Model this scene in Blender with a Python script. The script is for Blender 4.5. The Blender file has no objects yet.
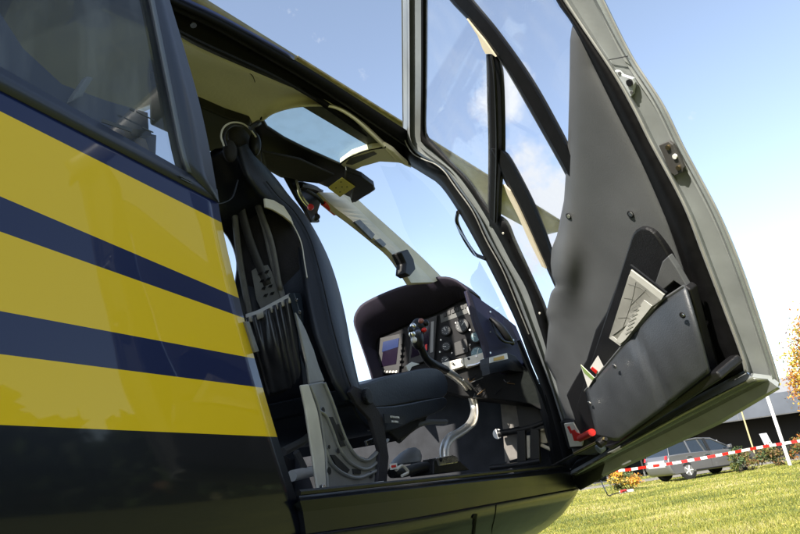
import bpy, bmesh, math, random
import numpy as np
from mathutils import Vector, Matrix
S = bpy.context.scene
COL = S.collection
random.seed(7); RNG = np.random.default_rng(7)

# ------------------------------------------------------------------ camera
F = 600.0; CX, CY = 400.0, 267.0
CAM = Vector((0, -0.5, 1.0))
_X = Vector((280., -188., -F)).normalized()      # helicopter's long axis seen by the camera
_H = Vector((1., .14, 0))
_Z = _H.cross(_X).normalized()
if _Z.y < 0: _Z = -_Z
_Y = _Z.cross(_X)
M = Matrix((_X, _Y, _Z))                         # camera -> world
cd = bpy.data.cameras.new('camera'); cam = bpy.data.objects.new('camera', cd); COL.objects.link(cam)
cam.matrix_world = Matrix.Translation(CAM) @ M.to_4x4()
cd.sensor_width = 36; cd.lens = 36 * F / 800; cd.clip_start = .02; cd.clip_end = 3000
S.camera = cam

# ------------------------------------------------------------------ sky, sun, exposure
SUN = Vector((-.74, .20, .46)).normalized()
w = bpy.data.worlds.new('World'); S.world = w; w.use_nodes = True
nt = w.node_tree; N = nt.nodes; L = nt.links
bg = N['Background']; bg.inputs[1].default_value = .125
sky = N.new('ShaderNodeTexSky'); sky.sky_type = 'NISHITA'; sky.sun_disc = False
sky.sun_elevation = math.asin(SUN.z); sky.sun_rotation = math.atan2(SUN.x, SUN.y)
sky.air_density = 1.0; sky.dust_density = .6; sky.ozone_density = 1.2
tc = N.new('ShaderNodeTexCoord')
def cloud_patch(direction, lo, hi):
    v = N.new('ShaderNodeVectorMath'); v.operation = 'DOT_PRODUCT'
    L.new(tc.outputs['Generated'], v.inputs[0]); v.inputs[1].default_value = direction
    m = N.new('ShaderNodeMapRange'); m.inputs[1].default_value = lo; m.inputs[2].default_value = hi
    L.new(v.outputs['Value'], m.inputs[0]); return m.outputs[0]
def ray(px, py): return M @ Vector((px - CX, -(py - CY), -F))
noi = N.new('ShaderNodeTexNoise'); noi.inputs['Scale'].default_value = 17; noi.inputs['Detail'].default_value = 9; noi.inputs['Roughness'].default_value = .62
L.new(tc.outputs['Generated'], noi.inputs['Vector'])
p1 = cloud_patch(ray(549, 222).normalized(), .9925, .9993)
p2 = cloud_patch(ray(524, 168).normalized(), .9975, 1.0)
p3 = cloud_patch(ray(505, 93).normalized(), .9975, 1.0003)
mx = N.new('ShaderNodeMath'); mx.operation = 'MAXIMUM'; L.new(p1, mx.inputs[0]); L.new(p2, mx.inputs[1])
mxb = N.new('ShaderNodeMath'); mxb.operation = 'MAXIMUM'; L.new(mx.outputs[0], mxb.inputs[0]); L.new(p3, mxb.inputs[1])
ad = N.new('ShaderNodeMath'); ad.operation = 'MULTIPLY_ADD'; L.new(mxb.outputs[0], ad.inputs[0]); ad.inputs[1].default_value = .42; L.new(noi.outputs[0], ad.inputs[2])
mr = N.new('ShaderNodeMapRange'); mr.inputs[1].default_value = .66; mr.inputs[2].default_value = .92; L.new(ad.outputs[0], mr.inputs[0])
mix = N.new('ShaderNodeMixRGB'); L.new(mr.outputs[0], mix.inputs[0]); hs = N.new('ShaderNodeHueSaturation'); hs.inputs['Saturation'].default_value = .80; hs.inputs['Value'].default_value = 1.05; L.new(sky.outputs[0], hs.inputs['Color']); L.new(hs.outputs[0], mix.inputs[1]); mix.inputs[2].default_value = (3.3, 3.4, 3.6, 1)
L.new(mix.outputs[0], bg.inputs[0])
sd = bpy.data.lights.new('sun', 'SUN'); sd.energy = 4.2; sd.angle = math.radians(.5); sd.color = (1, .93, .82)
so = bpy.data.objects.new('sun', sd); COL.objects.link(so); so.rotation_euler = SUN.to_track_quat('Z', 'Y').to_euler()
S.view_settings.view_transform = 'Standard'; S.view_settings.look = 'None'; S.view_settings.gamma = 1
S.view_settings.exposure = 1.28; S.view_settings.use_curve_mapping = False
S.render.engine = 'CYCLES'
S.cycles.max_bounces = 8; S.cycles.transparent_max_bounces = 16

# ------------------------------------------------------------------ helpers
def at(px, py, x=None, y=None, z=None, pl=None):
    """the point of a real surface (a plane of the place) seen at a pixel of the photo"""
    d = ray(px, py)
    if x is not None: t = (x - CAM.x) / d.x
    elif y is not None: t = (y - CAM.y) / d.y
    elif z is not None: t = (z - CAM.z) / d.z
    else: t = (pl[0] - CAM).dot(pl[1]) / d.dot(pl[1])
    return CAM + d * t
MATS = {}
def mat(name, col, rough=.5, metal=0., coat=0., coat_rough=.03, noise=0., scale=30., bump=0., bscale=None, spec=.5, em=None, es=1., tex_stretch=None, sheen=0, bdet=4):
    m = bpy.data.materials.new(name); m.use_nodes = True; t = m.node_tree; b = t.nodes['Principled BSDF']
    b.inputs['Base Color'].default_value = (*col, 1); b.inputs['Roughness'].default_value = rough
    b.inputs['Metallic'].default_value = metal; b.inputs['Coat Weight'].default_value = coat
    b.inputs['Coat Roughness'].default_value = coat_rough; b.inputs['Specular IOR Level'].default_value = spec
    if sheen: b.inputs['Sheen Weight'].default_value = sheen
    if em: b.inputs['Emission Color'].default_value = (*em, 1); b.inputs['Emission Strength'].default_value = es
    tcn = t.nodes.new('ShaderNodeTexCoord'); src = tcn.outputs['Object']
    if tex_stretch:
        mp = t.nodes.new('ShaderNodeMapping'); mp.inputs['Scale'].default_value = tex_stretch
        t.links.new(src, mp.inputs[0]); src = mp.outputs[0]
    if noise:
        n = t.nodes.new('ShaderNodeTexNoise'); n.inputs['Scale'].default_value = scale; n.inputs['Detail'].default_value = 8
        t.links.new(src, n.inputs['Vector'])
        r = t.nodes.new('ShaderNodeValToRGB')
        r.color_ramp.elements[0].position = .3; r.color_ramp.elements[1].position = .7
        r.color_ramp.elements[0].color = (*[c * (1 - noise) for c in col], 1)
        r.color_ramp.elements[1].color = (*[min(1, c * (1 + noise)) for c in col], 1)
        t.links.new(n.outputs[0], r.inputs[0]); t.links.new(r.outputs[0], b.inputs['Base Color'])
        rr = t.nodes.new('ShaderNodeMapRange'); rr.inputs[3].default_value = max(0, rough - .08); rr.inputs[4].default_value = min(1, rough + .08)
        t.links.new(n.outputs[0], rr.inputs[0]); t.links.new(rr.outputs[0], b.inputs['Roughness'])
    if bump:
        n2 = t.nodes.new('ShaderNodeTexNoise'); n2.inputs['Scale'].default_value = bscale or scale; n2.inputs['Detail'].default_value = bdet
        t.links.new(src, n2.inputs['Vector'])
        bp = t.nodes.new('ShaderNodeBump'); bp.inputs['Strength'].default_value = 1; bp.inputs['Distance'].default_value = bump
        t.links.new(n2.outputs[0], bp.inputs['Height']); t.links.new(bp.outputs[0], b.inputs['Normal'])
        if coat: t.links.new(bp.outputs[0], b.inputs['Coat Normal'])
    MATS[name] = m; return m
def glass(name, tint, gl=1.0, rough=0.0, dirt=0.0):
    m = bpy.data.materials.new(name); m.use_nodes = True; t = m.node_tree; t.nodes.clear()
    o = t.nodes.new('ShaderNodeOutputMaterial'); tr = t.nodes.new('ShaderNodeBsdfTransparent'); tr.inputs[0].default_value = (*tint, 1)
    g = t.nodes.new('ShaderNodeBsdfGlossy'); g.inputs['Roughness'].default_value = rough
    fr = t.nodes.new('ShaderNodeLayerWeight'); fr.inputs[0].default_value = .5
    pw = t.nodes.new('ShaderNodeMath'); pw.operation = 'POWER'; pw.inputs[1].default_value = 4.5; t.links.new(fr.outputs['Facing'], pw.inputs[0])
    mu = t.nodes.new('ShaderNodeMath'); mu.operation = 'MULTIPLY_ADD'; mu.inputs[1].default_value = .8 * gl; mu.inputs[2].default_value = .045 * gl
    t.links.new(pw.outputs[0], mu.inputs[0])
    mxs = t.nodes.new('ShaderNodeMixShader'); t.links.new(mu.outputs[0], mxs.inputs[0])
    t.links.new(tr.outputs[0], mxs.inputs[1]); t.links.new(g.outputs[0], mxs.inputs[2])
    last = mxs.outputs[0]
    if dirt:
        tcn = t.nodes.new('ShaderNodeTexCoord'); mp = t.nodes.new('ShaderNodeMapping'); mp.inputs['Scale'].default_value = (14, 14, 2.5)
        mp.inputs['Rotation'].default_value = (0, .3, 0)
        t.links.new(tcn.outputs['Object'], mp.inputs[0])
        n = t.nodes.new('ShaderNodeTexNoise'); n.inputs['Scale'].default_value = 1.5; n.inputs['Detail'].default_value = 6; t.links.new(mp.outputs[0], n.inputs['Vector'])
        r = t.nodes.new('ShaderNodeMapRange'); r.inputs[1].default_value = .45; r.inputs[2].default_value = .8; r.inputs[3].default_value = dirt * .25; r.inputs[4].default_value = dirt
        t.links.new(n.outputs[0], r.inputs[0])
        df = t.nodes.new('ShaderNodeBsdfDiffuse'); df.inputs[0].default_value = (.75, .8, .85, 1)
        m2 = t.nodes.new('ShaderNodeMixShader'); t.links.new(r.outputs[0], m2.inputs[0]); t.links.new(last, m2.inputs[1]); t.links.new(df.outputs[0], m2.inputs[2]); last = m2.outputs[0]
    t.links.new(last, o.inputs[0]); MATS[name] = m; return m

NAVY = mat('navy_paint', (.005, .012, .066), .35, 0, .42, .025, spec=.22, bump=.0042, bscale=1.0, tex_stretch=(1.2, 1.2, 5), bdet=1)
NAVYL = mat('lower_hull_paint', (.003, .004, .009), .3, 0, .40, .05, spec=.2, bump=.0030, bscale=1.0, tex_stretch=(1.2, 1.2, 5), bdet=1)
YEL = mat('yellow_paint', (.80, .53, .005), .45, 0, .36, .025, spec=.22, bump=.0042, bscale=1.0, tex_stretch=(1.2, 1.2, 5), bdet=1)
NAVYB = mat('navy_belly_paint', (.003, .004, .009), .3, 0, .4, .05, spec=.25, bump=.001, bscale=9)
RUB = mat('black_rubber', (.004, .004, .0045), .62, spec=.16, noise=.3, scale=40, bump=.0008, bscale=60)
BLK = mat('black_plastic', (.008, .008, .009), .45, spec=.35, noise=.3, scale=25, bump=.0003, bscale=300)
BLKM = mat('matt_black_paint', (.007, .008, .010), .5, spec=.3, noise=.25, scale=12)
WFRM = mat('window_frame_paint', (.012, .017, .030), .42, 0, .2, .2, noise=.15, scale=8)
GREY = mat('door_frame_paint', (.235, .252, .250), .42, .05, .25, .25, noise=.14, scale=14, bump=.0004, bscale=35)
GREYL = mat('door_frame_edge', (.30, .30, .28), .4, .2, noise=.2, scale=20)
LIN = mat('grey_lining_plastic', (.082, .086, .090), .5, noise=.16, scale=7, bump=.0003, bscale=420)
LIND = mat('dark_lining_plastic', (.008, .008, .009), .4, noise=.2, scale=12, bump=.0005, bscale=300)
POCK = mat('map_pocket_plastic', (.040, .044, .050), .40, noise=.22, scale=12, bump=.0006, bscale=350)
CREAM = mat('cream_headliner', (.90, .84, .66), .65, noise=.10, scale=5, bump=.0006, bscale=120)
CREAMP = mat('cream_post_trim', (.60, .54, .40), .5, noise=.12, scale=12)
LEA = mat('navy_leather', (.008, .010, .016), .46, noise=.25, scale=10, bump=.0005, bscale=160, spec=.4)
FAB = mat('black_fabric', (.015, .013, .016), .8, noise=.3, scale=30, bump=.001, bscale=200)
POUCH = mat('pouch_cloth', (.035, .034, .036), .30, noise=.4, scale=30, bump=.003, bscale=26, tex_stretch=(1, 1, .35))
WEB = mat('belt_webbing', (.12, .115, .11), .6, noise=.2, scale=40, bump=.0006, bscale=300)
CAST = mat('cast_metal', (.27, .27, .265), .42, .45, noise=.15, scale=22, bump=.0005, bscale=60)
STRIP = mat('cream_and_sunlit_metal', (.62, .58, .50), .45, .1, noise=.12, scale=20)  # cream parts, and metal with sunlight put into its colour
CHR = mat('polished_metal', (.85, .83, .78), .27, 1, noise=.1, scale=20)
BRASS = mat('brass_rod', (.55, .42, .22), .3, 1)
WHT = mat('white_paint', (.78, .77, .74), .5, noise=.06, scale=12)
RED = mat('red_plastic', (.62, .018, .012), .4, noise=.1)
YPL = mat('yellow_placard', (.72, .62, .12), .5, noise=.05)
HOOD = mat('glareshield_fabric', (.017, .012, .026), .75, noise=.2, scale=18, bump=.0008, bscale=220)
HOODS = mat('blue_side_trim', (.011, .010, .036), .6, noise=.15, scale=14)
DBEZ = mat('dark_bezel', (.022, .022, .024), .5, noise=.3, scale=50, spec=.3)
PAN = mat('instrument_panel_paint', (.007, .007, .0085), .65, spec=.2, noise=.2, scale=40, bump=.0003, bscale=250)
BEZ = mat('bezel_metal', (.16, .16, .16), .4, .3, noise=.25, scale=50)
SCR = mat('blue_display', (.02, .03, .09), .12, em=(.02, .035, .08), es=.08)
SCRD = mat('dark_display', (.01, .006, .016), .12)
DIAL = mat('gauge_face', (.035, .04, .045), .3, noise=.3, scale=200)
DIALB = mat('pale_gauge_glass', (.16, .24, .27), .15, noise=.2, scale=80)
FLOORM = mat('cabin_floor_grey', (.16, .16, .155), .6, noise=.2, scale=10, bump=.0005, bscale=150)  # lightened so the floor bounces sunlight up to the headliner
TUBG = mat('cabin_wall_grey', (.026, .028, .033), .75, noise=.3, scale=14, spec=.15, bump=.0006, bscale=120)
PAPER = mat('paper', (.50, .50, .47), .7, noise=.06, scale=40)
MAPP = mat('printed_map', (.24, .24, .21), .35, 0, .6, .1, noise=.35, scale=26)
ORB = mat('gold_label', (.55, .33, .06), .4)
G_WIN = glass('clear_canopy', (.93, .96, .97), .6)
G_DOOR = glass('door_glass', (.95, .96, .98), .6, dirt=.10)
G_DARK = glass('tinted_glass', (.62, .66, .70), .8, dirt=.16)
G_SKY = glass('roof_window_glass', (.84, .90, .86), .3, dirt=.12)

def link(name, me, m, parent, smooth=False):
    o = bpy.data.objects.new(name, me); COL.objects.link(o)
    if m is not None and not me.materials:
        for k in (m if isinstance(m, (list, tuple)) else [m]): me.materials.append(k)
    if smooth:
        for p in me.polygons: p.use_smooth = True
    if parent is not None:
        o.parent = parent
        o.matrix_parent_inverse = Matrix.Translation(-WL[parent.name])
    WL[o.name] = Vector((0, 0, 0))
    return o
WL = {}
def thing(name, loc, label, cat, group=None):
    o = bpy.data.objects.new(name, None); COL.objects.link(o); o.location = loc; o.empty_display_size = .2
    o['label'] = label; o['category'] = cat
    if group: o['group'] = group
    WL[o.name] = Vector(loc); return o
def tag(o, label, cat, group=None):
    o['label'] = label; o['category'] = cat
    if group: o['group'] = group
    return o
def struct(o): o['kind'] = 'structure'; return o
def bev(o, wd, seg=2):
    b = o.modifiers.new('bevel', 'BEVEL'); b.width = wd; b.segments = seg; b.limit_method = 'ANGLE'; b.angle_limit = math.radians(35)
    b.harden_normals = False
    return o
def sm(o, ang=40):
    for p in o.data.polygons: p.use_smooth = True
    md = o.modifiers.new('wn', 'WEIGHTED_NORMAL'); md.keep_sharp = True
    bm = bmesh.new(); bm.from_mesh(o.data)
    for e in bm.edges:
        if len(e.link_faces) == 2 and e.calc_face_angle(0) > math.radians(ang): e.smooth = False
    bm.to_mesh(o.data); bm.free(); return o
def mesh(name, V, Fc, m, parent=None, smooth=False, fix=True, mi=None):
    me = bpy.data.meshes.new(name); me.from_pydata([tuple(v) for v in V], [], Fc)
    if mi is not None:
        for k in m: me.materials.append(k)
        for p, i in zip(me.polygons, mi): p.material_index = i
    if fix:
        bm = bmesh.new(); bm.from_mesh(me); bmesh.ops.recalc_face_normals(bm, faces=bm.faces); bm.to_mesh(me); bm.free()
    return link(name, me, m, parent, smooth)
def prism(name, P, vec, m, parent=None, bevel=0., smooth=False, taper=None):
    n = len(P); P = [Vector(p) for p in P]; Q = [p + Vector(vec) for p in P]
    if taper:
        c = sum(Q, Vector()) / n; Q = [c + (q - c) * taper for q in Q]
    Fc = [list(range(n)), list(range(2 * n - 1, n - 1, -1))] + [[i, (i + 1) % n, n + (i + 1) % n, n + i] for i in range(n)]
    o = mesh(name, P + Q, Fc, m, parent)
    if bevel: bev(o, bevel, 3)
    if smooth: sm(o)
    return o
def loft(name, rows, m, parent=None, thick=0., offset=-1, smooth=True, closed=False, mi=None):
    n = len(rows[0]); V = [p for r in rows for p in r]; Fc = []; ids = []
    for i in range(len(rows) - 1):
        for j in range(n if closed else n - 1):
            k = (j + 1) % n
            Fc.append([i * n + j, i * n + k, (i + 1) * n + k, (i + 1) * n + j])
            if mi is not None: ids.append(mi[i])
    if thick:   # the outer face is the one towards the outside; thickness goes behind it
        acc = 0.
        for f in Fc[::max(1, len(Fc) // 60)]:
            a, b, c, d = (Vector(V[k]) for k in f); nn = (c - a).cross(d - b); acc += nn.dot(CAM - (a + c) / 2)
        if acc < 0: Fc = [f[::-1] for f in Fc]
        if offset == 1: offset = -1
    o = mesh(name, V, Fc, m, parent, smooth, fix=False, mi=ids if mi is not None else None)
    if thick:
        s = o.modifiers.new('solid', 'SOLIDIFY'); s.thickness = thick; s.offset = offset
    return o
def cr(P, n):
    """resample a polyline smoothly (Catmull-Rom) to n points"""
    P = [np.array(p, float) for p in P]
    if len(P) == 2: return [P[0] + (P[1] - P[0]) * i / (n - 1) for i in range(n)]
    Q = [2 * P[0] - P[1]] + P + [2 * P[-1] - P[-2]]
    out = []
    for i in range(len(P) - 1):
        a, b, c, d = Q[i:i + 4]
        for t in np.linspace(0, 1, 13)[:-1 if i < len(P) - 2 else None]:
            out.append(.5 * ((2 * b) + (c - a) * t + (2 * a - 5 * b + 4 * c - d) * t * t + (3 * b - a - 3 * c + d) * t ** 3))
    out = np.array(out); s = np.r_[0, np.cumsum(np.linalg.norm(np.diff(out, axis=0), axis=1))]
    u = np.linspace(0, s[-1], n)
    return [np.array([np.interp(v, s, out[:, k]) for k in range(out.shape[1])]) for v in u]
def lin(P, n):
    P = np.array(P, float); s = np.r_[0, np.cumsum(np.linalg.norm(np.diff(P, axis=0), axis=1))]
    u = np.linspace(0, s[-1], n); return [np.array([np.interp(v, s, P[:, k]) for k in range(P.shape[1])]) for v in u]
def tube(name, P, r, m, parent=None, seg=10, n=None, smooth_path=True):
    P = [Vector(p) for p in P]
    if smooth_path and len(P) > 2: P = [Vector(p) for p in cr([tuple(p) for p in P], n or len(P) * 5)]
    rr = r if isinstance(r, (list, tuple)) else [r] * len(P)
    if len(rr) != len(P): rr = list(np.interp(np.linspace(0, 1, len(P)), np.linspace(0, 1, len(rr)), rr))
    V = []; up = None
    for i, p in enumerate(P):
        t = (P[min(i + 1, len(P) - 1)] - P[max(i - 1, 0)]).normalized()
        if up is None: up = t.orthogonal().normalized()
        up = (up - t * up.dot(t)).normalized(); s = t.cross(up)
        for k in range(seg):
            a = 2 * math.pi * k / seg; V.append(p + (up * math.cos(a) + s * math.sin(a)) * rr[i])
    Fc = [[i * seg + k, i * seg + (k + 1) % seg, (i + 1) * seg + (k + 1) % seg, (i + 1) * seg + k] for i in range(len(P) - 1) for k in range(seg)]
    Fc += [list(range(seg))[::-1], list(range((len(P) - 1) * seg, len(P) * seg))]
    return sm(mesh(name, V, Fc, m, parent))
def disc(name, c, nrm, r, th, m, parent=None, seg=28, bevel=0.):
    c = Vector(c); nrm = Vector(nrm).normalized(); u = nrm.orthogonal().normalized(); v = nrm.cross(u)
    P = [c + (u * math.cos(2 * math.pi * k / seg) + v * math.sin(2 * math.pi * k / seg)) * r for k in range(seg)]
    return prism(name, P, nrm * th, m, parent, bevel)
def box(name, c, sz, m, parent=None, bevel=0., rot=None):
    c = Vector(c); R = rot or Matrix.Identity(3)
    V = [c + R @ Vector((sx * sz[0] / 2, sy * sz[1] / 2, sz_ * sz[2] / 2)) for sx in (-1, 1) for sy in (-1, 1) for sz_ in (-1, 1)]
    Fc = [(0, 1, 3, 2), (4, 6, 7, 5), (0, 4, 5, 1), (2, 3, 7, 6), (0, 2, 6, 4), (1, 5, 7, 3)]
    o = mesh(name, V, Fc, m, parent)
    if bevel: bev(o, bevel)
    return o
def join(objs, name):
    """merge several meshes that make up one part into the first"""
    bm = bmesh.new(); mats = []
    for o in objs:
        me = o.data; base = []
        for mm in me.materials:
            if mm not in mats: mats.append(mm)
            base.append(mats.index(mm))
        t = bmesh.new(); t.from_mesh(me)
        for f in t.faces: f.material_index = base[f.material_index] if base else 0
        tm = bpy.data.meshes.new('t'); t.to_mesh(tm); t.free(); bm.from_mesh(tm); bpy.data.meshes.remove(tm)
    me = bpy.data.meshes.new(name); bm.to_mesh(me); bm.free()
    for mm in mats: me.materials.append(mm)
    keep = objs[0]; keep.data = me; keep.name = name
    for o in objs[1:]: bpy.data.objects.remove(o)
    return keep
def letters(name, txt, P, right, up, size, m, parent, depth=.0006, align='CENTER'):
    cu = bpy.data.curves.new(name, 'FONT'); cu.body = txt; cu.size = size; cu.extrude = depth; cu.align_x = align; cu.align_y = 'CENTER'
    o0 = bpy.data.objects.new('tmp', cu); COL.objects.link(o0)
    dg = bpy.context.evaluated_depsgraph_get(); me = bpy.data.meshes.new_from_object(o0.evaluated_get(dg)); bpy.data.objects.remove(o0)
    right = Vector(right).normalized(); up = Vector(up); up = (up - right * up.dot(right)).normalized(); nn = right.cross(up)
    R = Matrix((right, up, nn)).transposed()
    for v in me.vertices: v.co = Vector(P) + R @ v.co
    me.materials.clear(); return link(name, me, m, parent)

# ================================================================== THE HELICOPTER
heli = thing('helicopter', (1.2, .6, 0), 'dark blue and yellow striped helicopter parked on grass with its front door swung open', 'helicopter')

# ---------- rear side panel with stripes (skin surface y = sk(z))
def sk(z):
    h = z - 1.0
    return (.22 * (h - .35) ** 2 if h > .35 else 0.) + (.5 * (h - .06) ** 2 if h < .06 else 0.)
def on_skin(px, py):
    y = 0.
    for _ in range(12):
        p = at(px, py, y=y); y = sk(min(max(p.z, .5), 2))
    return at(px, py, y=y)
edge_px = cr([(165, -12), (168, 0), (180, 40), (197, 100), (212, 165), (222, 225), (237, 290), (255, 360), (277, 436), (297, 500), (306, 530), (316, 560)], 60)
edge3 = [on_skin(*p) for p in edge_px]; edge3.sort(key=lambda p: p.z)
ez = [p.z for p in edge3]; ex = [p.x for p in edge3]
def edge_x(z): return float(np.interp(z, ez, ex)) if z < ez[-1] else ex[-1] + (z - ez[-1]) * -.35
bounds = [  # stripe boundaries in the photo, top to bottom
    [(0, 67), (95, 122), (189, 174)], [(0, 90), (100, 142), (217, 202)], [(0, 111), (100, 161), (160, 192), (219, 221)],
    [(0, 196), (86, 234), (150, 259), (238, 298)], [(0, 231), (112, 272), (180, 295), (244, 318)],
    [(0, 312), (130, 334), (255, 359)], [(0, 354), (130, 371), (264, 388)], [(0, 425), (140, 431), (277, 437)]]
fits = []
for b in bounds:
    q = [on_skin(*p) for p in b]; fits.append(np.polyfit([p.x for p in q], [p.z for p in q], 1))
X0 = -1.6; NC = 90
def zb(k, x): return float(np.polyval(fits[k], x))
def row_of(k, sub=0.):
    out = []
    for j in range(NC):
        u = j / (NC - 1); z = 1.4
        for _ in range(10):
            xe = edge_x(z); x = X0 + (xe - X0) * u
            if k == 'bot': z = .945 - .05 * (1 - u) * 0
            elif sub: z = zb(k, x) * (1 - sub) + (zb(k + 1, x) if k + 1 < len(fits) else .945) * sub
            else: z = zb(k, x)
        out.append(Vector((x, sk(z), z)))
    return out
# lower edge of the panel: navy runs on below into the belly
rows = []; ids = []
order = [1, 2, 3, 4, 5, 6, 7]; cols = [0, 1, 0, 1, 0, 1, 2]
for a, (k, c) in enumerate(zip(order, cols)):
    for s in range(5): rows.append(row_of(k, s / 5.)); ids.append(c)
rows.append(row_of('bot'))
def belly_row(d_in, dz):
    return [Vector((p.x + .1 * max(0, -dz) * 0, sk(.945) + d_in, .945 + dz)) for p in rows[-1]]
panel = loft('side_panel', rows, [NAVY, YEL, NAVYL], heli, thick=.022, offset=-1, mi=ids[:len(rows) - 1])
panel['label'] = 'glossy rear side panel with yellow and navy stripes'
# belt band under the window (dark)
r0 = row_of(1); r1 = row_of(0)
o = loft('window_band', [[p + Vector((0, -.002, 0)) for p in r0], [p + Vector((0, -.002, 0)) for p in r1]], WFRM, heli, thick=.02)
# window frame: front post and pane
fr_in = cr([(148, -14), (152, 0), (160, 40), (172, 100), (182, 150), (189, 174)], 14)
fr_out = cr([(165, -14), (168, 0), (180, 40), (197, 100), (208, 150), (217, 202)], 14)
rin = [on_skin(*p) + Vector((0, -.003, 0)) for p in fr_in]; rout = [on_skin(*p) + Vector((0, -.003, 0)) for p in fr_out]
# extend both upward to the roof
def ext(rw): d = (rw[0] - rw[1]).normalized(); return [rw[0] + d * .14] + rw
o = loft('window_post', [ext(rin), ext(rout)], WFRM, heli, thick=.02, offset=1)
lip_in = cr([(145, -14), (149, 0), (157, 40), (169, 100), (179, 150), (186, 172)], 14)
o = loft('window_seal', [ext([on_skin(*p) + Vector((0, -.004, 0)) for p in lip_in]), ext([p + Vector((0, -.0015, 0)) for p in rin])], mat('seal_grey', (.10, .115, .14), .5), heli, thick=.004, offset=1)
gx0 = -1.2
g_rows = []
for i in range(10):
    u = i / 9.; rw = []
    for j in range(24):
        v = j / 23.
        a = ext(rin)[0]; b = rin[-1]
        top = Vector((gx0 + (a.x - gx0) * v, 0, a.z + .0)); bx = gx0 + (b.x - gx0) * v; bot = Vector((bx, 0, zb(0, bx)))
        p = bot.lerp(top, u); p.y = sk(p.z) + .006; rw.append(p)
    g_rows.append(rw)
wp = loft('window_pane', g_rows, G_DARK, heli)
# small registration-like decal lines on the pane's corner (tiny printed text)
for (a, b, c, d) in [((128, 109), (132, 111), 1.6, 0), ((134, 112), (152, 121), .8, 0), ((100, 120), (130, 130), 3.2, 0), ((140, 128), (151, 133), .9, 0), ((177, 176), (189, 182), .9, 0), ((179, 179), (190, 184.5), .8, 0)]:
    P = [(a[0], a[1]), (b[0], b[1]), (b[0] - c * .4, b[1] + c), (a[0] - c * .4, a[1] + c)]
    prism('window_decal', [on_skin(*p) + Vector((0, -.0045, 0)) for p in P], (0, .001, 0), mat('decal_grey', (.05, .055, .06), .6) if 'decal_grey' not in MATS else MATS['decal_grey'], wp)
# small latch piece on the panel edge
prism('door_latch', [on_skin(*p) + Vector((0, -.004, 0)) for p in [(243, 322), (247, 322), (257, 352), (253, 353)]], (0, .006, 0), BEZ, heli, .001)
# panel edge seal
tube('panel_edge_seal', [on_skin(p[0] + 1.5, p[1]) + Vector((0, .012, 0)) for p in edge_px], .008, RUB, heli, 8)

# ---------- sill and belly
def SPL(off=0.):
    a = Vector((.77, 0, 1)); b = Vector((2.2, -.145, 1)); n = Vector((b - a).cross(Vector((0, 0, 1)))).normalized()
    if n.y > 0: n = -n
    return (a + n * off, n)
def sp(px, py, off=0.): return at(px, py, pl=SPL(off))
NS = 40
top = [sp(*p, .0) for p in lin([(299, 496), (568, 467.5)], NS)]
top2 = [sp(*p, .014) for p in lin([(300, 501), (572, 472)], NS)]
mid = [sp(*p, .008) for p in lin([(303, 512), (430, 497), (574, 481)], NS)]
low = [sp(*p, .004) for p in lin([(306, 534), (408, 519), (577, 488)], NS)]
inn = [p + Vector((.0, .10, -.004)) for p in top]
o = loft('door_sill', [inn, top, top2, mid, low], mat('sill_paint', (.006, .007, .011), .32, spec=.35, noise=.3, scale=9), heli, thick=.012, offset=-1, smooth=False)
tube('sill_trim', [sp(*p, .006) + Vector((0, 0, .002)) for p in lin([(299, 494.5), (430, 480.6), (566, 466)], 12)], .0042, BLK, heli, 6)
prism('sill_rail', [sp(*p, -.04) for p in [(318, 491), (384, 481), (384, 483), (318, 494)]], (0, .02, 0), CHR, heli, .001)
# belly: from x=-1.6 to nose
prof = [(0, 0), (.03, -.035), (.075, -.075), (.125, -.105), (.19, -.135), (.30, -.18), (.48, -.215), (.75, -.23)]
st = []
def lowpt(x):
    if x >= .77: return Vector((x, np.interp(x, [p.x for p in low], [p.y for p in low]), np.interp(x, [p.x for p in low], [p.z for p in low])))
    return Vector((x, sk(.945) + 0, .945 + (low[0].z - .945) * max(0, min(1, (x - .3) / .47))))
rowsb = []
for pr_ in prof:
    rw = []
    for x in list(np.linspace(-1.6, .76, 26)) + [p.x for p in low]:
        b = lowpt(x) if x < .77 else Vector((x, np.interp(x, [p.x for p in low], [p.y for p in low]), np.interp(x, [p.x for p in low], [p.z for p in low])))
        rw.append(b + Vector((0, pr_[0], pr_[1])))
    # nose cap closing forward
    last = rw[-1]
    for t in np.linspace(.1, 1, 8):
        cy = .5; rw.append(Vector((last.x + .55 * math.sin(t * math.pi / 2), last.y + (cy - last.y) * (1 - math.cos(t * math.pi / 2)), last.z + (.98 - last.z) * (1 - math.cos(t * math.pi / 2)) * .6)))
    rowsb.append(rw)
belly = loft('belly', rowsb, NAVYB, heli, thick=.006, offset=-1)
belly['label'] = 'glossy dark belly skin reflecting the grass'
# far half of the lower hull
farr = [[Vector((p.x, 1.2 - p.y, p.z)) for p in r] for r in rowsb]
loft('hull_far_side', farr[::1], NAVYB, heli, thick=.006)
bpy.context.view_layer.update()
def on_belly(px, py, lift=.0015):
    d = ray(px, py).normalized(); ok, loc, nrm, _i = belly.ray_cast(CAM, d)
    if not ok: return at(px, py, y=0.05), Vector((0, -1, 0))
    if nrm.dot(d) > 0: nrm = -nrm
    return loc + nrm * lift, nrm
_q, _n = on_belly(474, 522); _qr, _ = on_belly(480, 521); _qu, _ = on_belly(475, 516)
prism('marking_digit', [on_belly(*p)[0] for p in [(474.0, 513.5), (476.6, 513.5), (475.2, 524), (474.2, 537), (471.6, 537), (472.8, 524), (473.6, 518.5), (471.8, 518.0), (472.2, 515.6)]], _n * .001, RUB, heli)
tube('seam', [on_belly(496, 505, .0)[0], on_belly(495.5, 512, .0)[0], on_belly(494, 520, .0)[0], on_belly(492, 529, .0)[0], on_belly(491, 540, 0.)[0]], .0014, RUB, heli, 5)

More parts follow.
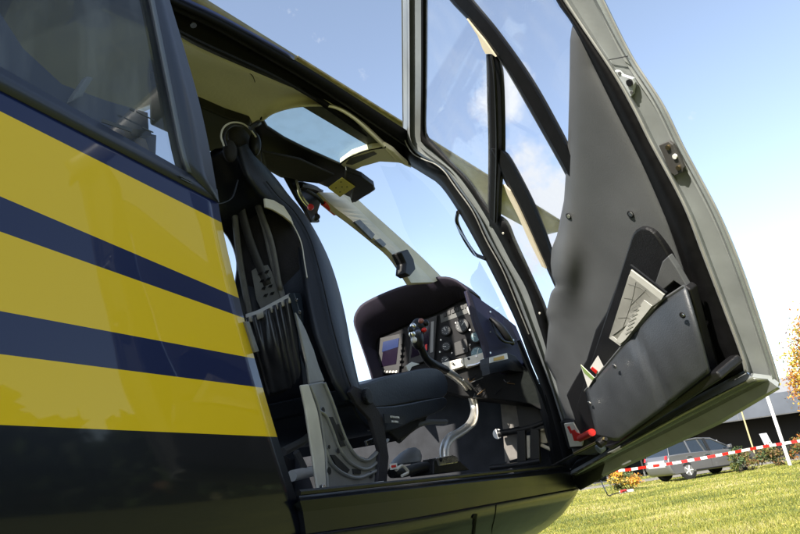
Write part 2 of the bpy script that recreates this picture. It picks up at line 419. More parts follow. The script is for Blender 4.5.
# ---------- door plane
Hh = at(585, 478, x=2.15); Rr = at(780, 390, x=1.25); Tt = at(405, 140, x=1.5)
DN = (Rr - Hh).cross(Tt - Hh).normalized()
if DN.dot(CAM - Hh) < 0: DN = -DN
def dp(px, py, off=0.): return at(px, py, pl=(Hh + DN * off, DN))

# ---------- roof rail over the door opening
zr = lambda px: float(np.interp(px, [150, 403], [1.86, 2.0]))
def rl(px, py, dz=0.): return at(px, py, z=zr(px) + dz)
n = 40
R0 = [rl(*p, .010) for p in cr([(150, -17), (182, 0), (220, 18), (280, 51), (330, 81), (403, 128), (412, 134)], n)]
R1 = [rl(*p, -.004) for p in cr([(150, -9), (178, 6), (215, 23), (277, 58), (328, 89), (401, 138), (411, 146)], n)]
R2 = [rl(*p, .018) for p in cr([(150, -4), (177, 10), (213, 27), (276, 63), (327, 94), (400, 143), (411, 152)], n)]
R3 = [rl(*p, .020) for p in cr([(150, 8), (177, 22), (210, 39), (275, 71), (326, 101), (398, 150), (411, 160)], n)]
R4 = [rl(*p, -.002) for p in cr([(150, 15), (177, 29), (207, 44), (274, 75), (325, 105), (397, 155), (411, 163)], n)]
R5 = [rl(*p, .004) for p in cr([(150, 21), (177, 35), (205, 50), (279, 82), (321, 100), (357, 124), (397, 159), (412, 167)], n)]
loft('roof_rail', [R0, R1, R2, R3, R4, R5], RUB, heli, thick=.01, offset=1)
tube('rail_bead', [(a + b) / 2 + Vector((0, 0, -.004)) for a, b in zip(R1, R2)], .0045, BLK, heli, 6)
tube('rail_bead', [(a + b) / 2 + Vector((0, 0, -.003)) for a, b in zip(R4, R4)], .004, BLK, heli, 6)
disc('rail_latch', rl(193, 24, -.005), (0, -.3, -1), .006, .004, CHR, heli, 12)
# roof outer skin, closing over the top
roof = []
for j in range(n):
    a = R0[j]; rw = []
    for t in np.linspace(0, 1, 9):
        rw.append(Vector((a.x, a.y + (1.25 - a.y) * t, a.z - .002 + .05 * math.sin(math.pi * t))))
    roof.append(rw)
back = [Vector((-1.6, p.y, p.z)) for p in roof[0]]
loft('roof_skin', [back] + roof[:22], NAVY, heli, thick=.01)

# ---------- cream headliner with a roof window
zc = 1.955
c_in = [p + Vector((0, .004, .004)) for p in R5]
sk_hole_near = cr([(265, 118), (275, 111), (300, 105), (330, 105), (352, 116), (370, 132), (386, 147)], n)
sk_hole_far = cr([(265, 120), (272, 132), (288, 141), (305, 149), (322, 157), (340, 164)], n)
inner_x = [p.x for p in c_in]
hb = cr([(165, 94), (193, 104), (222, 117), (245, 126), (258, 124), (267, 116), (282, 109), (300, 105), (330, 105), (352, 116), (370, 132), (384, 146), (396, 159)], 60)
ht = [Vector(p) for p in cr([tuple(q) for q in c_in], 60)]
hrows = []
for t in np.linspace(0, 1, 9):
    hrows.append([at(hb[k][0], hb[k][1], z=zc).lerp(ht[k], 1 - t) + Vector((0, 0, .022 * math.sin(math.pi * t))) for k in range(60)])
loft('headliner', hrows, CREAM, heli, thick=.006)
# rear headliner, a wide sheet over the back of the cabin
hx = list(np.linspace(-1.4, .4, 10)) + [.5, .58]
far_edge = lambda x: .62
rowsH = []
for x in hx:
    a = Vector((x, .12 + max(0, x - .4) * .4, 1.90 + max(0, x - .4) * .14))
    rw = []
    for t in np.linspace(0, 1, 12):
        rw.append(Vector((a.x, a.y + (1.2 - a.y) * t, a.z + .05 * math.sin(math.pi * min(1, t * 1.2) * .8) * (1 if x > .4 else 1))))
    rowsH.append(rw)
loft('rear_headliner', rowsH, CREAM, heli, thick=.008, offset=1)
tube('headliner_seam', [at(*p, z=1.935) for p in cr([(244, 70), (252, 75), (255, 82)], 6)], .001, RUB, heli, 4)
# the roof window
pane = [at(*p, z=zc + .02) for p in sk_hole_near + sk_hole_far[::-1]]
rw_ = prism('roof_window', pane, (0, 0, .004), G_SKY, heli)
prism('window_shade', [at(*p, z=zc + .016) for p in [(298, 104), (315, 103), (340, 107), (358, 118), (386, 147), (374, 149)]], (0, 0, .003), mat('roof_tint', (.07, .075, .05), .5, noise=.3, scale=80), rw_)
# dark frame beneath it (thick, reads as a beam)
beam = [(262, 117), (268, 128), (285, 139), (305, 149), (325, 158), (343, 166), (350, 170), (362, 178), (372, 186), (376, 190), (370, 194), (352, 204), (350, 198), (337, 192), (318, 184), (300, 182), (280, 178), (262, 168), (252, 150), (245, 138), (250, 128)]
prism('overhead_console', [at(*p, z=1.958) for p in beam], (0, 0, .012), BLK, heli, .006)
prism('overhead_cover', [at(*p, z=1.924) for p in [(262, 152), (300, 160), (335, 176), (318, 184), (300, 181), (280, 176), (266, 168)]], (0, 0, .01), FAB, heli, .004)
prism('console_lip', [at(*p, z=1.918) for p in [(346, 171), (362, 177), (374, 186), (375, 190), (355, 203), (351, 201), (353, 190), (345, 180)]], (0, 0, .02), BLK, heli, .004)
pp = [at(*p, z=1.914) for p in [(328, 188), (342, 178), (355, 187), (340, 197)]]
pl_ = prism('placard', pp, (0, 0, .003), YPL, heli)
for (a, b) in [(341, 182), (336, 188), (342, 187), (347, 187), (344, 190), (340, 192)]:
    disc('placard_dot', at(a, b, z=1.9135), (0, 0, 1), .0026 if (a, b) != (344, 190) else .0014, .001, RUB, pl_, 8)
# dark rear roof beam & clutter behind the seat
prism('rear_roof_beam', [at(*p, z=1.93) for p in [(150, 80), (191, 102), (225, 117), (250, 125), (262, 150), (262, 172), (205, 150), (150, 125)]], (0, 0, .03), BLK, heli, .005)
# windscreen transom (cream) with vent grille
tr = [at(*p, z=1.955) for p in [(340, 164), (352, 155), (372, 148), (386, 147), (394, 152), (402, 160), (409, 166), (398, 163), (380, 162), (362, 167), (350, 173)]]
prism('windscreen_transom', tr, (0, 0, .02), CREAM, heli, .004)
gr_ = prism('vent_grille', [at(*p, z=1.952) for p in [(346, 164), (350, 159), (374, 152), (377, 154), (352, 165)]], (0, 0, .004), BEZ, heli)
tube('transom_seal', [at(*p, z=1.956) for p in cr([(340, 164), (350, 157), (368, 150), (386, 147)], 10)], .003, RUB, heli, 6)
# centre post
def pp3(px, py, o=0.):  # oblique plane holding the post
    a = Vector((1.6, .36, 1.0)); b = Vector((2.3, .20, 1.0)); nn = Vector((b - a).cross(Vector((0, 0, 1)))).normalized()
    return at(px, py, pl=(a + nn * o, nn))
PA = cr([(345, 190), (364, 208), (382, 224), (401, 241), (420, 258), (441, 279)], 20)
PB = cr([(338, 194), (356, 210), (376, 229), (396, 248), (414, 265), (432, 283)], 20)
PC = cr([(316, 194), (331, 208), (351, 223), (372, 240), (391, 257), (409, 284)], 20)
post = loft('windscreen_post', [[pp3(*p) for p in PA], [pp3(*p, .0) for p in PB], [pp3(*p, .035) for p in PC]], CREAMP, heli, thick=.02, offset=0, smooth=False)
tube('post_seal', [pp3(*p, .0) for p in PA], .0042, RUB, heli, 6)
prism('post_bracket', [pp3(*p, .045) for p in [(352, 222), (358, 220), (373, 235), (370, 240)]], Vector((0, -.008, 0)), BEZ, heli, .001)
prism('post_switch', [pp3(*p, .045) for p in [(373, 241), (378, 239), (384, 245), (381, 248)]], Vector((0, -.010, 0)), BEZ, heli, .001)
prism('magnetic_compass', [pp3(*p, .045) for p in [(391, 255), (398, 252), (404, 262), (406, 272), (400, 279), (395, 276), (396, 266)]], Vector((0, -.04, 0)), BLK, heli, .004)
# windscreen panes (real, thin, clear) on both sides of the post
wsr = []
for (a, b) in zip(cr([(396, 161), (425, 184), (455, 222), (490, 280), (520, 345), (545, 395)], 18), cr([(380, 165), (395, 200), (410, 240), (440, 275), (490, 330), (535, 395)], 18)):
    p0 = at(*a, pl=(Tt - DN * .03, DN)); p1 = at(*b, x=2.62)
    wsr.append([p0.lerp(p1, t) + Vector((.08 * math.sin(math.pi * t), 0, .02 * math.sin(math.pi * t))) for t in np.linspace(0, 1, 8)])
loft('windscreen', wsr, G_WIN, heli)
# red pull handle and fuel cutoff under the roof
rh = tube('rotor_brake_handle', [at(306, 190, y=.34), at(316, 196, y=.34), at(324, 204, y=.34)], .006, BLK, heli, 8)
tube('handle_grip', [at(323, 203, y=.34), at(335, 213, y=.34)], .0095, RED, rh, 10)
cut = tube('fuel_shutoff', [at(296, 180, y=.36), at(301, 196, y=.36), at(311, 209, y=.36)], .006, CHR, heli, 8)
prism('shutoff_bracket', [at(*p, y=.372) for p in [(286, 176), (312, 184), (324, 190), (322, 200), (318, 212), (320, 222), (312, 222), (306, 210), (298, 198)]], (0, .012, 0), BLK, heli, .003)
disc('red_cap', at(310, 208, y=.345), (-.6, -.7, 0), .010, .012, RED, cut, 16, .003)
disc('black_knob', at(315, 219, y=.345), (-.5, -.8, .1), .010, .02, BLK, cut, 16, .004)
tube('roof_lever', [at(300, 185, y=.36), at(315, 189, y=.36), at(322, 196, y=.36)], .011, BLK, heli, 8)

# ---------- windscreen pillar
pil_l = cr([(397, 159), (412, 167), (425, 175), (440, 185.5), (457, 209.5), (474.5, 240), (492, 273), (515, 320), (530, 360), (543, 392), (553, 430), (562, 468)], 50)
fr_a = cr([(403, 138), (411, 151), (418, 157), (440, 167), (456, 188), (473, 212), (486, 240), (502.5, 270), (519, 310), (532, 342), (545, 377), (553, 398), (563, 426), (574, 468)], 50)
loft('windscreen_pillar', [[dp(*p, -.035) for p in pil_l], [dp(p[0] * .6 + q[0] * .4, p[1] * .6 + q[1] * .4, -.012) for p, q in zip(pil_l, fr_a)], [dp(p[0] + 1.5, p[1], -.006) for p in fr_a]], RUB, heli, thick=.012, offset=1)
gh = tube('grab_handle', [dp(458, 212, -.03), dp(457, 222, -.045), dp(464, 238, -.05), dp(474, 253, -.048), dp(481, 257, -.04), dp(486, 259, -.03)], .0062, BLK, heli, 8)

# ---------- open front door
a_ = cr([(401, -40), (402, 0), (402.5, 60), (403, 122), (404, 138), (411, 151), (418, 157), (440, 167), (456, 188), (473, 212), (486, 240), (502.5, 270), (519, 310), (532, 342), (545, 377), (552, 395), (563, 426), (573, 455)], 90)
b_ = cr([(421, -40), (421, 0), (421, 80), (420.5, 125), (421, 142), (428, 148), (441, 159), (455, 172), (469, 190), (482, 210), (499.5, 240), (511, 262), (526.5, 289.5), (537, 320), (545, 345), (556, 382), (568, 425), (578, 455)], 90)
c_ = cr([(425, -40), (425, 0), (424.7, 80), (424, 130), (426, 139), (432, 145), (447, 160), (468, 182), (488, 211), (504, 222), (513, 242), (526, 270), (538, 296), (545, 314), (549, 335), (560, 375), (574, 425), (582, 450)], 90)
e_ = [p * .62 + q * .38 for p, q in zip(a_, b_)]; e2 = [p * .32 + q * .68 for p, q in zip(a_, b_)]
front = loft('front_door', [[dp(*p, -.022) for p in a_], [dp(*p, .006) for p in e_], [dp(*(p * .97 + q * .03), -.004) for p, q in zip(e_, b_)], [dp(*p, -.006) for p in e2], [dp(*p, .004) for p in e2], [dp(*p, .002) for p in b_]], GREY, heli, thick=.014, offset=1, smooth=False)
front['label'] = 'grey frame of the open front door'
tube('frame_edge', [dp(*p, .004) for p in a_[:70:2]], .0018, GREYL, front, 6)
loft('door_seal', [[dp(*p, .006) for p in b_], [dp(*p, .002) for p in c_]], RUB, front, thick=.012, offset=1)
# rear bar
ro = cr([(585, -42), (605, 0), (633, 56), (664, 104), (686, 149), (719, 211), (742, 265), (761, 320), (778, 374), (780, 386)], 70)
ri = cr([(540, -42), (563, 0), (610, 70), (633, 110), (649, 142), (682, 204), (702, 255), (727, 320), (740, 355), (744, 371)], 70)
rs = cr([(540, -42), (556, 0), (572, 24), (594, 67), (616, 112), (643, 166), (668, 224), (685, 274), (698, 320), (711, 352), (724, 378)], 70)
mixp = lambda A, B, t: [p * (1 - t) + q * t for p, q in zip(A, B)]
loft('rear_frame_bar', [[dp(*p, .010) for p in ri], [dp(*p, .012) for p in mixp(ri, ro, .13)], [dp(*p, .0) for p in mixp(ri, ro, .2)], [dp(*p, -.004) for p in mixp(ri, ro, .72)], [dp(*p, .004) for p in mixp(ri, ro, .80)], [dp(*p, -.004) for p in mixp(ri, ro, .93)], [dp(*p, -.03) for p in ro]], GREY, front, thick=.012, offset=1, smooth=False)
tube('edge_bead', [dp(*p, .012) for p in mixp(ri, ro, .06)], .0022, GREYL, front, 6)
tube('edge_bead', [dp(*p, -.003) for p in mixp(ri, ro, .95)], .0018, GREYL, front, 6)
loft('rear_door_seal', [[dp(*p, .009) for p in ri], [dp(*p, .014) for p in mixp(ri, rs, .5)], [dp(*p, .004) for p in rs]], RUB, front, thick=.014, offset=1)
loft('top_frame_bar', [[dp(*p, .008) for p in lin([(398, -36), (592, -36)], 20)], [dp(*p, .0) for p in lin([(400, -48), (584, -50)], 20)], [dp(*p, .0) for p in lin([(402, -62), (578, -66)], 20)], [dp(*p, -.03) for p in lin([(404, -72), (570, -74)], 20)]], GREY, front, thick=.012)
# striker plates
k1 = prism('striker_plate', [dp(*p, .002) for p in [(617, 69), (621, 70), (625, 74), (635, 77), (637, 82), (635, 93), (633, 96), (629, 96), (625, 90)]], DN * .006, mat('pale_plate', (.62, .66, .68), .35, .4), front, .001)
disc('striker_bolt', dp(630.5, 82, .007), DN, .006, .004, BLK, k1, 12)
disc('screw', dp(620, 73, .007), DN, .003, .002, BEZ, k1, 10); disc('screw', dp(632, 92, .007), DN, .003, .002, BEZ, k1, 10)
k2 = prism('latch_plate', [dp(*p, .002) for p in [(661, 144), (671, 140), (675, 143), (686, 166), (685, 171), (677, 174), (673, 171)]], DN * .006, mat('dark_plate', (.06, .058, .055), .5), front, .001)
for (a, b, m_) in ((668.5, 147, BRASS), (675.5, 156, WHT), (679, 167.5, BRASS)): disc('screw', dp(a, b, .008), DN, .0042, .003, m_, k2, 14)
# bar crease marks
for (a, b) in (((602, 61), (628, 56)),): tube('joint_line', [dp(*a, .004), dp(*b, .004)], .0008, BLK, front, 4)
# bottom bar
bo = lin([(780, 389), (719, 425), (668, 448), (597, 480), (577, 490)], 40)
bi = lin([(744, 370), (668, 411), (607, 448), (568, 470)], 40)
b1 = lin([(752, 378), (680, 414), (620, 447), (569, 476)], 40); b2 = lin([(768, 380), (700, 415.5), (641, 445), (572, 479)], 40)
bot = loft('bottom_frame_bar', [[dp(*p, -.004) for p in bi], [dp(*p, .028) for p in b1], [dp(*p, .010) for p in b2], [dp(*p, .009) for p in mixp(b2, bo, .8)], [dp(*p, -.004) for p in bo]], GREY, front, thick=.01, offset=1, smooth=False)
bot2 = loft('bottom_drip_strip', [[dp(*p, .0295) for p in b1], [dp(*p, .0115) for p in b2]], mat('glossy_grey_lip', (.22, .23, .19), .16, .5, .6, .05), front, thick=.003, offset=0)
loft('bottom_gap', [[dp(*p, -.01) for p in lin([(700, 355), (600, 436), (560, 462)], 20)], [dp(*p, -.005) for p in lin([(748, 371), (612, 449), (566, 473)], 20)]], RUB, front, thick=.006, offset=0)
disc('rubber_stop', dp(760, 381, .0), DN, .005, .006, BLK, front, 10)
prism('corner_reflector', [dp(*p, -.006) for p in [(772, 386), (778, 384), (779, 388), (773, 391)]], DN * .01, WHT, front, .002)
# glass
gl = [dp(*p, .0) for p in c_[:76]] + [dp(*p, .0) for p in [(575, 380), (600, 330), (640, 230), (640, 160)]] + [dp(*p, .0) for p in ri[::-1][38:]]
prism('door_window', gl, -DN * .004, G_DOOR, front)
# black glazing bars with cream trim
B1l = cr([(420, -40), (450.5, 0), (470, 21), (497, 55.5), (513, 80), (558.5, 160), (570, 182)], 30)
B1r = cr([(442, -40), (473, 0), (500, 33), (533, 80), (560, 128), (576, 160), (584, 176)], 30)
def bar(nm, A, B, h=.012, base=-.006):
    Am = mixp(A, B, .2); Bm = mixp(A, B, .8)
    return loft(nm, [[dp(*p, base) for p in A], [dp(*p, base + h) for p in Am], [dp(*p, base + h) for p in Bm], [dp(*p, base) for p in B]], RUB, front, thick=.004, offset=0, smooth=False)
bar('window_bar', B1l, B1r)
B2l = cr([(487, 54), (488, 100), (489, 150), (488, 226)], 20); B2r = cr([(495, 54), (503, 72), (505, 150), (502, 185), (500, 226)], 20)
bar('window_bar', B2l, B2r, .010, -.007)
tube('bar_fillet', [dp(491.5, 55, .006), dp(495, 80, .013), dp(497, 150, .013), dp(495, 222, .01)], .0035, BLK, front, 6)
B3l = cr([(490, 148), (495, 160), (504.5, 179.5), (519.5, 208), (534, 240), (546, 265.5), (556, 288)], 24)
B3r = cr([(503, 150), (512, 160), (534.5, 203.5), (548, 238), (554, 256), (560, 268), (568, 288)], 24)
bar('window_bar', B3l, B3r, .013, -.004)
prism('bar_trim', [dp(*p, .003) for p in [(505, 184), (511, 190), (520, 208), (534, 238), (547, 268), (543, 266), (531, 242), (519, 215), (509, 195)]], DN * .004, CREAMP, front)
prism('bar_trim', [dp(*p, .003) for p in [(468, 18), (476, 28), (486, 40), (497, 56), (493, 53), (487, 53), (484, 48), (479, 35)]], DN * .004, CREAMP, front)
for q in ((503.5, 233), (540, 313)): disc('bolt', dp(*q, .012), DN, .003, .003, STRIP, front, 10)

# lining with relief
LL = np.array([(22, 575), (26, 572), (40, 570), (80, 569.5), (140, 568), (200, 564), (235, 557), (249, 551.5), (264, 550.5), (276, 552), (286, 556), (292, 551), (313, 546), (323, 549), (345, 546), (360, 544.5), (382, 556), (400, 560), (425, 568), (455, 574)], float)
RL = np.array([(22, 577), (30, 582), (67, 594), (112, 617), (166, 644), (224, 669), (274, 686), (320, 699), (352, 712), (378, 724), (379, 720), (448, 606), (455, 596)], float)
def relief(px, py):
    r = .012
    r += .019 * math.exp(-(((px - 564) / 17.) ** 2 + ((py - 266) / 40.) ** 2))
    r -= .005 * math.exp(-(((px - 582) / 12.) ** 2 + ((py - 285) / 28.) ** 2))
    ed = (px - np.interp(py, RL[:, 0], RL[:, 1])) ; r -= .012 * math.exp(ed / 8.)
    el = np.interp(py, LL[:, 0], LL[:, 1]) - px; r -= .012 * math.exp(el / 4.)
    if py > 318:  # lower part leans outwards at its foot
        r += .00012 * (py - 318)
    return r
rows = []
for py in np.r_[np.linspace(22, 60, 14), np.linspace(62, 455, 130)]:
    l = np.interp(py, LL[:, 0], LL[:, 1]); r = np.interp(py, RL[:, 0], RL[:, 1])
    if py > 445: r = max(r, l + 10)
    rows.append([dp(l + (r - l) * u, py, relief(l + (r - l) * u, py)) for u in np.linspace(0, 1, 60)])
lining = loft('door_lining', rows, LIN, front, thick=.01, offset=1)
for (a, b) in ((569, 216), (631, 214)):
    s_ = disc('lining_screw', dp(a, b, relief(a, b) + .0), DN, .0075, .003, BLK, lining, 16, .001); disc('screw_head', dp(a, b, relief(a, b) + .003), DN, .0045, .002, CHR, lining, 12)
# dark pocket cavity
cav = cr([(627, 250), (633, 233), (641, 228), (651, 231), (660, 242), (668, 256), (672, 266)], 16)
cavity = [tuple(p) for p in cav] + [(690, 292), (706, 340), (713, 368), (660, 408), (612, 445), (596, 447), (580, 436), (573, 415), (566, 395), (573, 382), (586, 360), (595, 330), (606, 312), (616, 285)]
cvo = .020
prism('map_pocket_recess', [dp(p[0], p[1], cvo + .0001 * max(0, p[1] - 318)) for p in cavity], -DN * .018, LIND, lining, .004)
# rim right of the cavity (grey wedge)
prism('pocket_rim', [dp(*p, .04) for p in [(662, 262), (668, 256), (676, 268), (690, 292), (684, 288), (674, 281), (655, 297), (652, 292)]], -DN * .012, LIN, lining, .002)
# the pocket front: two facets, outer foot proud
pf_top = lin([(585, 391), (624, 344), (661, 301), (684, 286)], 30)
pf_bot = lin([(597, 437), (618, 442), (660, 412), (709, 373)], 30)
def pf(p, q, t, j):
    s = j / 29.
    off = .050 + .042 * t + .014 * math.sin(math.pi * t) + .01 * math.sin(math.pi * s)
    off -= .010 * math.exp(-((s - .52 - .10 * t) / .035) ** 2)
    P_ = p * (1 - t) + q * t; return dp(P_[0], P_[1], off)
pk = loft('map_pocket', [[pf(p, q, t, j) for j, (p, q) in enumerate(zip(pf_top, pf_bot))] for t in np.linspace(0, 1, 16)], POCK, lining, thick=.006, offset=1)
tube('pocket_edge', [pf(p, p, 0, j) for j, p in enumerate(pf_top)], .0028, LIN, pk, 6)
prism('pocket_end', [dp(*p, .05) for p in [(684, 286), (690, 290), (711, 372), (708, 374)]], -DN * .02, BLK, pk, .003)
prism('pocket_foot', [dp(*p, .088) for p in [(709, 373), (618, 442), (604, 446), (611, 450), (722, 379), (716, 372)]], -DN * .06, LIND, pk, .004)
for (a, b) in ((683, 315), (615, 366), (590, 403)):
    disc('pocket_screw', dp(a, b, .085), DN, .006, .003, BLK if a > 650 else CHR, pk, 14, .001); disc('screw_head', dp(a, b, .089), DN, .003, .002, CHR, pk, 10)
# door stay rod and hinge corner
st_ = tube('door_stay', [dp(545, 470, .03), dp(570, 457, .07), dp(606, 439, .115)], .0045, BLK, heli, 8, smooth_path=False)
tube('stay_rod', [dp(574, 453.5, .082), dp(604, 438.5, .118)], .0032, BRASS, st_, 8)
disc('stay_end', dp(604, 440, .11), (DN.x, DN.y, DN.z), .011, .02, BLK, st_, 14, .003)
disc('stay_bush', dp(603, 446, .10), DN, .012, .018, mat('blue_bush', (.12, .15, .2), .4), st_, 14, .003)
prism('hinge_corner', [dp(*p, .01) for p in [(567, 474), (575, 462), (590, 455), (604, 449), (611, 451), (600, 480), (580, 491), (573, 482)]], -DN * .05, BLKM, heli, .004)
prism('kick_plate', [dp(*p, -.02) for p in [(545, 395), (566, 395), (580, 440), (600, 450), (570, 470), (556, 470)]], -DN * .01, RUB, heli)
# red release handle with placard
rp = prism('release_placard', [dp(*p, .035) for p in [(564, 424), (573, 423), (583, 441), (582, 446), (570, 447)]], -DN * .004, WHT, heli)
prism('placard_mark', [dp(*p, .037) for p in [(571, 431), (574, 430), (576, 433), (580, 434), (579, 441), (574, 441)]], -DN * .002, RED, rp)
prism('placard_mark', [dp(*p, .037) for p in [(567, 427), (569, 426.5), (572, 433), (570.5, 434)]], -DN * .002, RED, rp)
tube('release_handle', [dp(580, 438.5, .04), dp(592, 432.5, .085)], .0095, RED, heli, 14)
prism('placard_holder', [dp(*p, .030) for p in [(560, 422), (574, 420), (585, 440), (583, 449), (568, 449)]], -DN * .02, BLK, heli, .002)

# ---------- papers in the pocket (things of their own)
mp = thing('map_sheet', dp(640, 310, .06), 'large folded aeronautical map in clear sleeve standing in the door pocket', 'map')
prism('sheet', [dp(*p, .062) for p in [(631, 270), (664, 295), (661, 301), (620, 346), (609, 338)]], -DN * .003, MAPP, mp)
prism('border', [dp(*p, .0635) for p in [(631, 270), (664, 295), (661, 300), (629, 275), (612, 336), (622, 344), (620, 346), (609, 338)]], -DN * .001, PAPER, mp)
prism('flap', [dp(*p, .065) for p in [(644, 300), (652, 306), (625, 340), (620, 344), (616, 341)]], -DN * .001, PAPER, mp)
tag(prism('dark_folder', [dp(*p, .055) for p in [(630, 265), (666, 293), (664, 297), (630, 271)]], -DN * .004, BLKM), 'thin dark folder edge standing behind the map in the door pocket', 'folder')
INK = mat('map_ink', (.10, .10, .09), .6)
for (a, b) in (((628, 284), (650, 297)), ((624, 298), (640, 306)), ((636, 282), (622, 330)), ((618, 318), (634, 322)), ((646, 290), (630, 306))):
    tube('printed_line', [dp(*a, .0637), dp((a[0] + b[0]) / 2 + 2, (a[1] + b[1]) / 2 - 2, .0637), dp(*b, .0637)], .0005, INK, mp, 4)
for k in range(7): tube('printed_line', [dp(625 + k * 1.1, 334 - k * 4.2, .0662), dp(631 + k * 1.5, 330 - k * 4.2, .0662)], .0004, INK, mp, 4)
bk = thing('leaflet', dp(598, 380, .06), 'small white leaflet with red mark sticking out of the pocket', 'leaflet')
prism('sheet', [dp(*p, .058) for p in [(597.5, 356), (603, 367), (597, 375), (590, 368)]], -DN * .002, WHT, bk)
prism('red_mark', [dp(*p, .060) for p in [(592, 367), (597, 371), (596, 374), (590.5, 369)]], -DN * .0015, RED, bk)
ck = thing('checklist_card', dp(588, 380, .06), 'green edged white checklist card wedged upright in the pocket corner', 'card')
prism('sheet', [dp(*p, .060) for p in [(580.5, 365), (594, 378), (588, 388)]], -DN * .002, WHT, ck)
prism('green_edge', [dp(*p, .0615) for p in [(580.5, 365), (594, 378), (592.5, 380.5), (584, 373)]], -DN * .001, mat('green_ink', (.25, .36, .12), .6), ck)

# ---------- cabin shell
box('cabin_floor', (1.5, .66, .972), (2.2, 1.24, .02), FLOORM, heli)
prism('front_bulkhead', [(2.56, -.16, .98), (2.56, 1.2, .98), (2.62, 1.2, 1.40), (2.62, .1, 1.44), (2.6, -.12, 1.30)], (.02, 0, 0), TUBG, heli)
prism('far_wall', [(.2, 1.2, .98), (2.6, 1.2, .98), (2.6, 1.2, 1.32), (1.1, 1.22, 1.36), (1.0, 1.2, 1.9), (.2, 1.2, 1.9)], (0, .02, 0), BLKM, heli)
prism('rear_bulkhead', [(.02, .03, .95), (.02, 1.2, .95), (.02, 1.2, 1.9), (.02, .15, 1.9)], (-.02, 0, 0), FAB, heli)
prism('nose_side_wall', [dp(556, 470, -.08), dp(560, 440, -.06), dp(545, 398, -.06), dp(520, 340, -.07), (2.62, .0, 1.42), (2.62, -.05, .98)], (.004, .012, 0), BLKM, heli)
# nose outer shell ahead of the pillar
nose = []
for t in np.linspace(0, 1, 12):
    a = math.sin(t * math.pi / 2); c = math.cos(t * math.pi / 2); x = 2.64 + .42 * a
    nose.append([Vector((x, .5 + (yy - .5) * (.25 + .75 * c), .98 + (zz - .98) * (.35 + .65 * c))) for (yy, zz) in ((-.10, .99), (-.06, 1.12), (.02, 1.28), (.15, 1.36), (.5, 1.40), (.95, 1.34), (1.15, 1.2), (1.2, .98))])
loft('nose_shell', nose, NAVY, heli, thick=.006)

# rear bench seen dimly through the tinted window
rb = prism('rear_seat', [(.22, .25, 1.0), (.22, .62, 1.0), (.22, .62, 1.62), (.22, .55, 1.70), (.22, .32, 1.70), (.22, .25, 1.62)], (.11, 0, 0), FAB, heli, .03)
prism('rear_seat', [(.22, .70, 1.0), (.22, 1.10, 1.0), (.22, 1.10, 1.62), (.22, 1.02, 1.70), (.22, .78, 1.70), (.22, .70, 1.62)], (.11, 0, 0), FAB, heli, .03)
box('rear_seat_cushion', (.45, .67, 1.28), (.42, .9, .12), FAB, heli, .03)
prism('cabin_side_trim', [on_skin(*p) + Vector((0, .06, 0)) for p in [(-60, -80), (30, -20), (60, 28), (98, 66), (140, 84), (180, 98), (185, 160), (100, 112), (60, 80), (20, 30), (-60, -40)]], (0, .012, 0), mat('navy_cabin_trim', (.02, .03, .07), .6), heli)
prism('coat_hook', [on_skin(*p) + Vector((0, .05, 0)) for p in [(117, 61), (123, 63), (113, 81), (103, 86), (105, 80)]], (0, .012, 0), mat('grey_hook', (.16, .16, .15), .5), heli, .002)
prism('interior_light', [on_skin(*p) + Vector((0, .045, 0)) for p in [(155, 116), (176, 120), (177, 125), (158, 124)]], (0, .01, 0), BLK, heli)
prism('quarter_cover', [on_skin(*p) + Vector((0, .075, 0)) for p in [(140, 100), (196, 118), (196, 196), (140, 165)]], (0, .01, 0), MATS['navy_cabin_trim'], heli)  # added dark sheet, covers the bright see-through patch behind the pane
prism('quarter_post', [on_skin(*p) + Vector((0, .045, 0)) for p in [(165, 126), (171, 128), (184, 166), (176, 163)]], (0, .01, 0), mat('taupe_trim', (.22, .17, .14), .6), heli)

# ---------- pilot seat
seat = bpy.data.objects.new('pilot_seat', None); COL.objects.link(seat); seat.location = (1.2, .4, 1.0); seat.parent = heli
seat.matrix_parent_inverse = Matrix.Translation(-WL[heli.name]); WL[seat.name] = Vector((1.2, .4, 1.0))
SPN = (Vector((0, .16, 1.25)), Vector((0, 1, -.194)))
def sd_(px, py, off=0.): return at(px, py, pl=(SPN[0] + Vector((0, off, 0)), SPN[1]))
Fs = cr([(247, 143), (256, 152), (268, 163), (281, 178), (293, 194), (305, 208), (318, 228), (332, 256), (342, 285), (350, 318), (356, 350), (362, 376), (366, 394)], 40)
Bs = cr([(240, 147), (244, 160), (250, 176), (258, 188), (268, 200), (285.5, 214), (300, 239), (305, 265), (311, 300), (319, 335), (330, 365), (338, 385), (348, 400)], 40)
def wz(z): return float(np.interp(z, [1.2, 1.35, 1.6, 1.75, 1.95], [.46, .40, .235, .20, .16]))
rows = []; wing = []
for f_, b_2 in zip(Fs, Bs):
    Fp = sd_(*f_); Bp = sd_(*b_2); wd = wz(Fp.z)
    d = Fp - Bp; Y = Vector((0, wd, 0)); yy = Vector((0, 1, 0))
    r = min(.03, d.length * .4)
    dn = d.normalized()
    loop = [Bp + yy * .012, Bp + dn * r * .4, Bp + dn * d.length * .5 - yy * .010, Fp - dn * r, Fp - dn * r * .25 + yy * r * .3, Fp + yy * r, Fp + Y * .5 - dn * .01, Fp + Y - yy * r, Fp + Y - dn * r * .25 - yy * r * .3,
            Fp + Y - dn * r, Bp + Y + dn * d.length * .5 + yy * .01, Bp + Y + dn * r * .4, Bp + Y - yy * .012, Bp + Y - yy * .03 + dn * .03, Bp + Y * .5 + dn * min(.05, d.length * .45), Bp + yy * .03 + dn * .03]
    rows.append(loop)
bk_ = loft('backrest', rows, LEA, seat, closed=True)
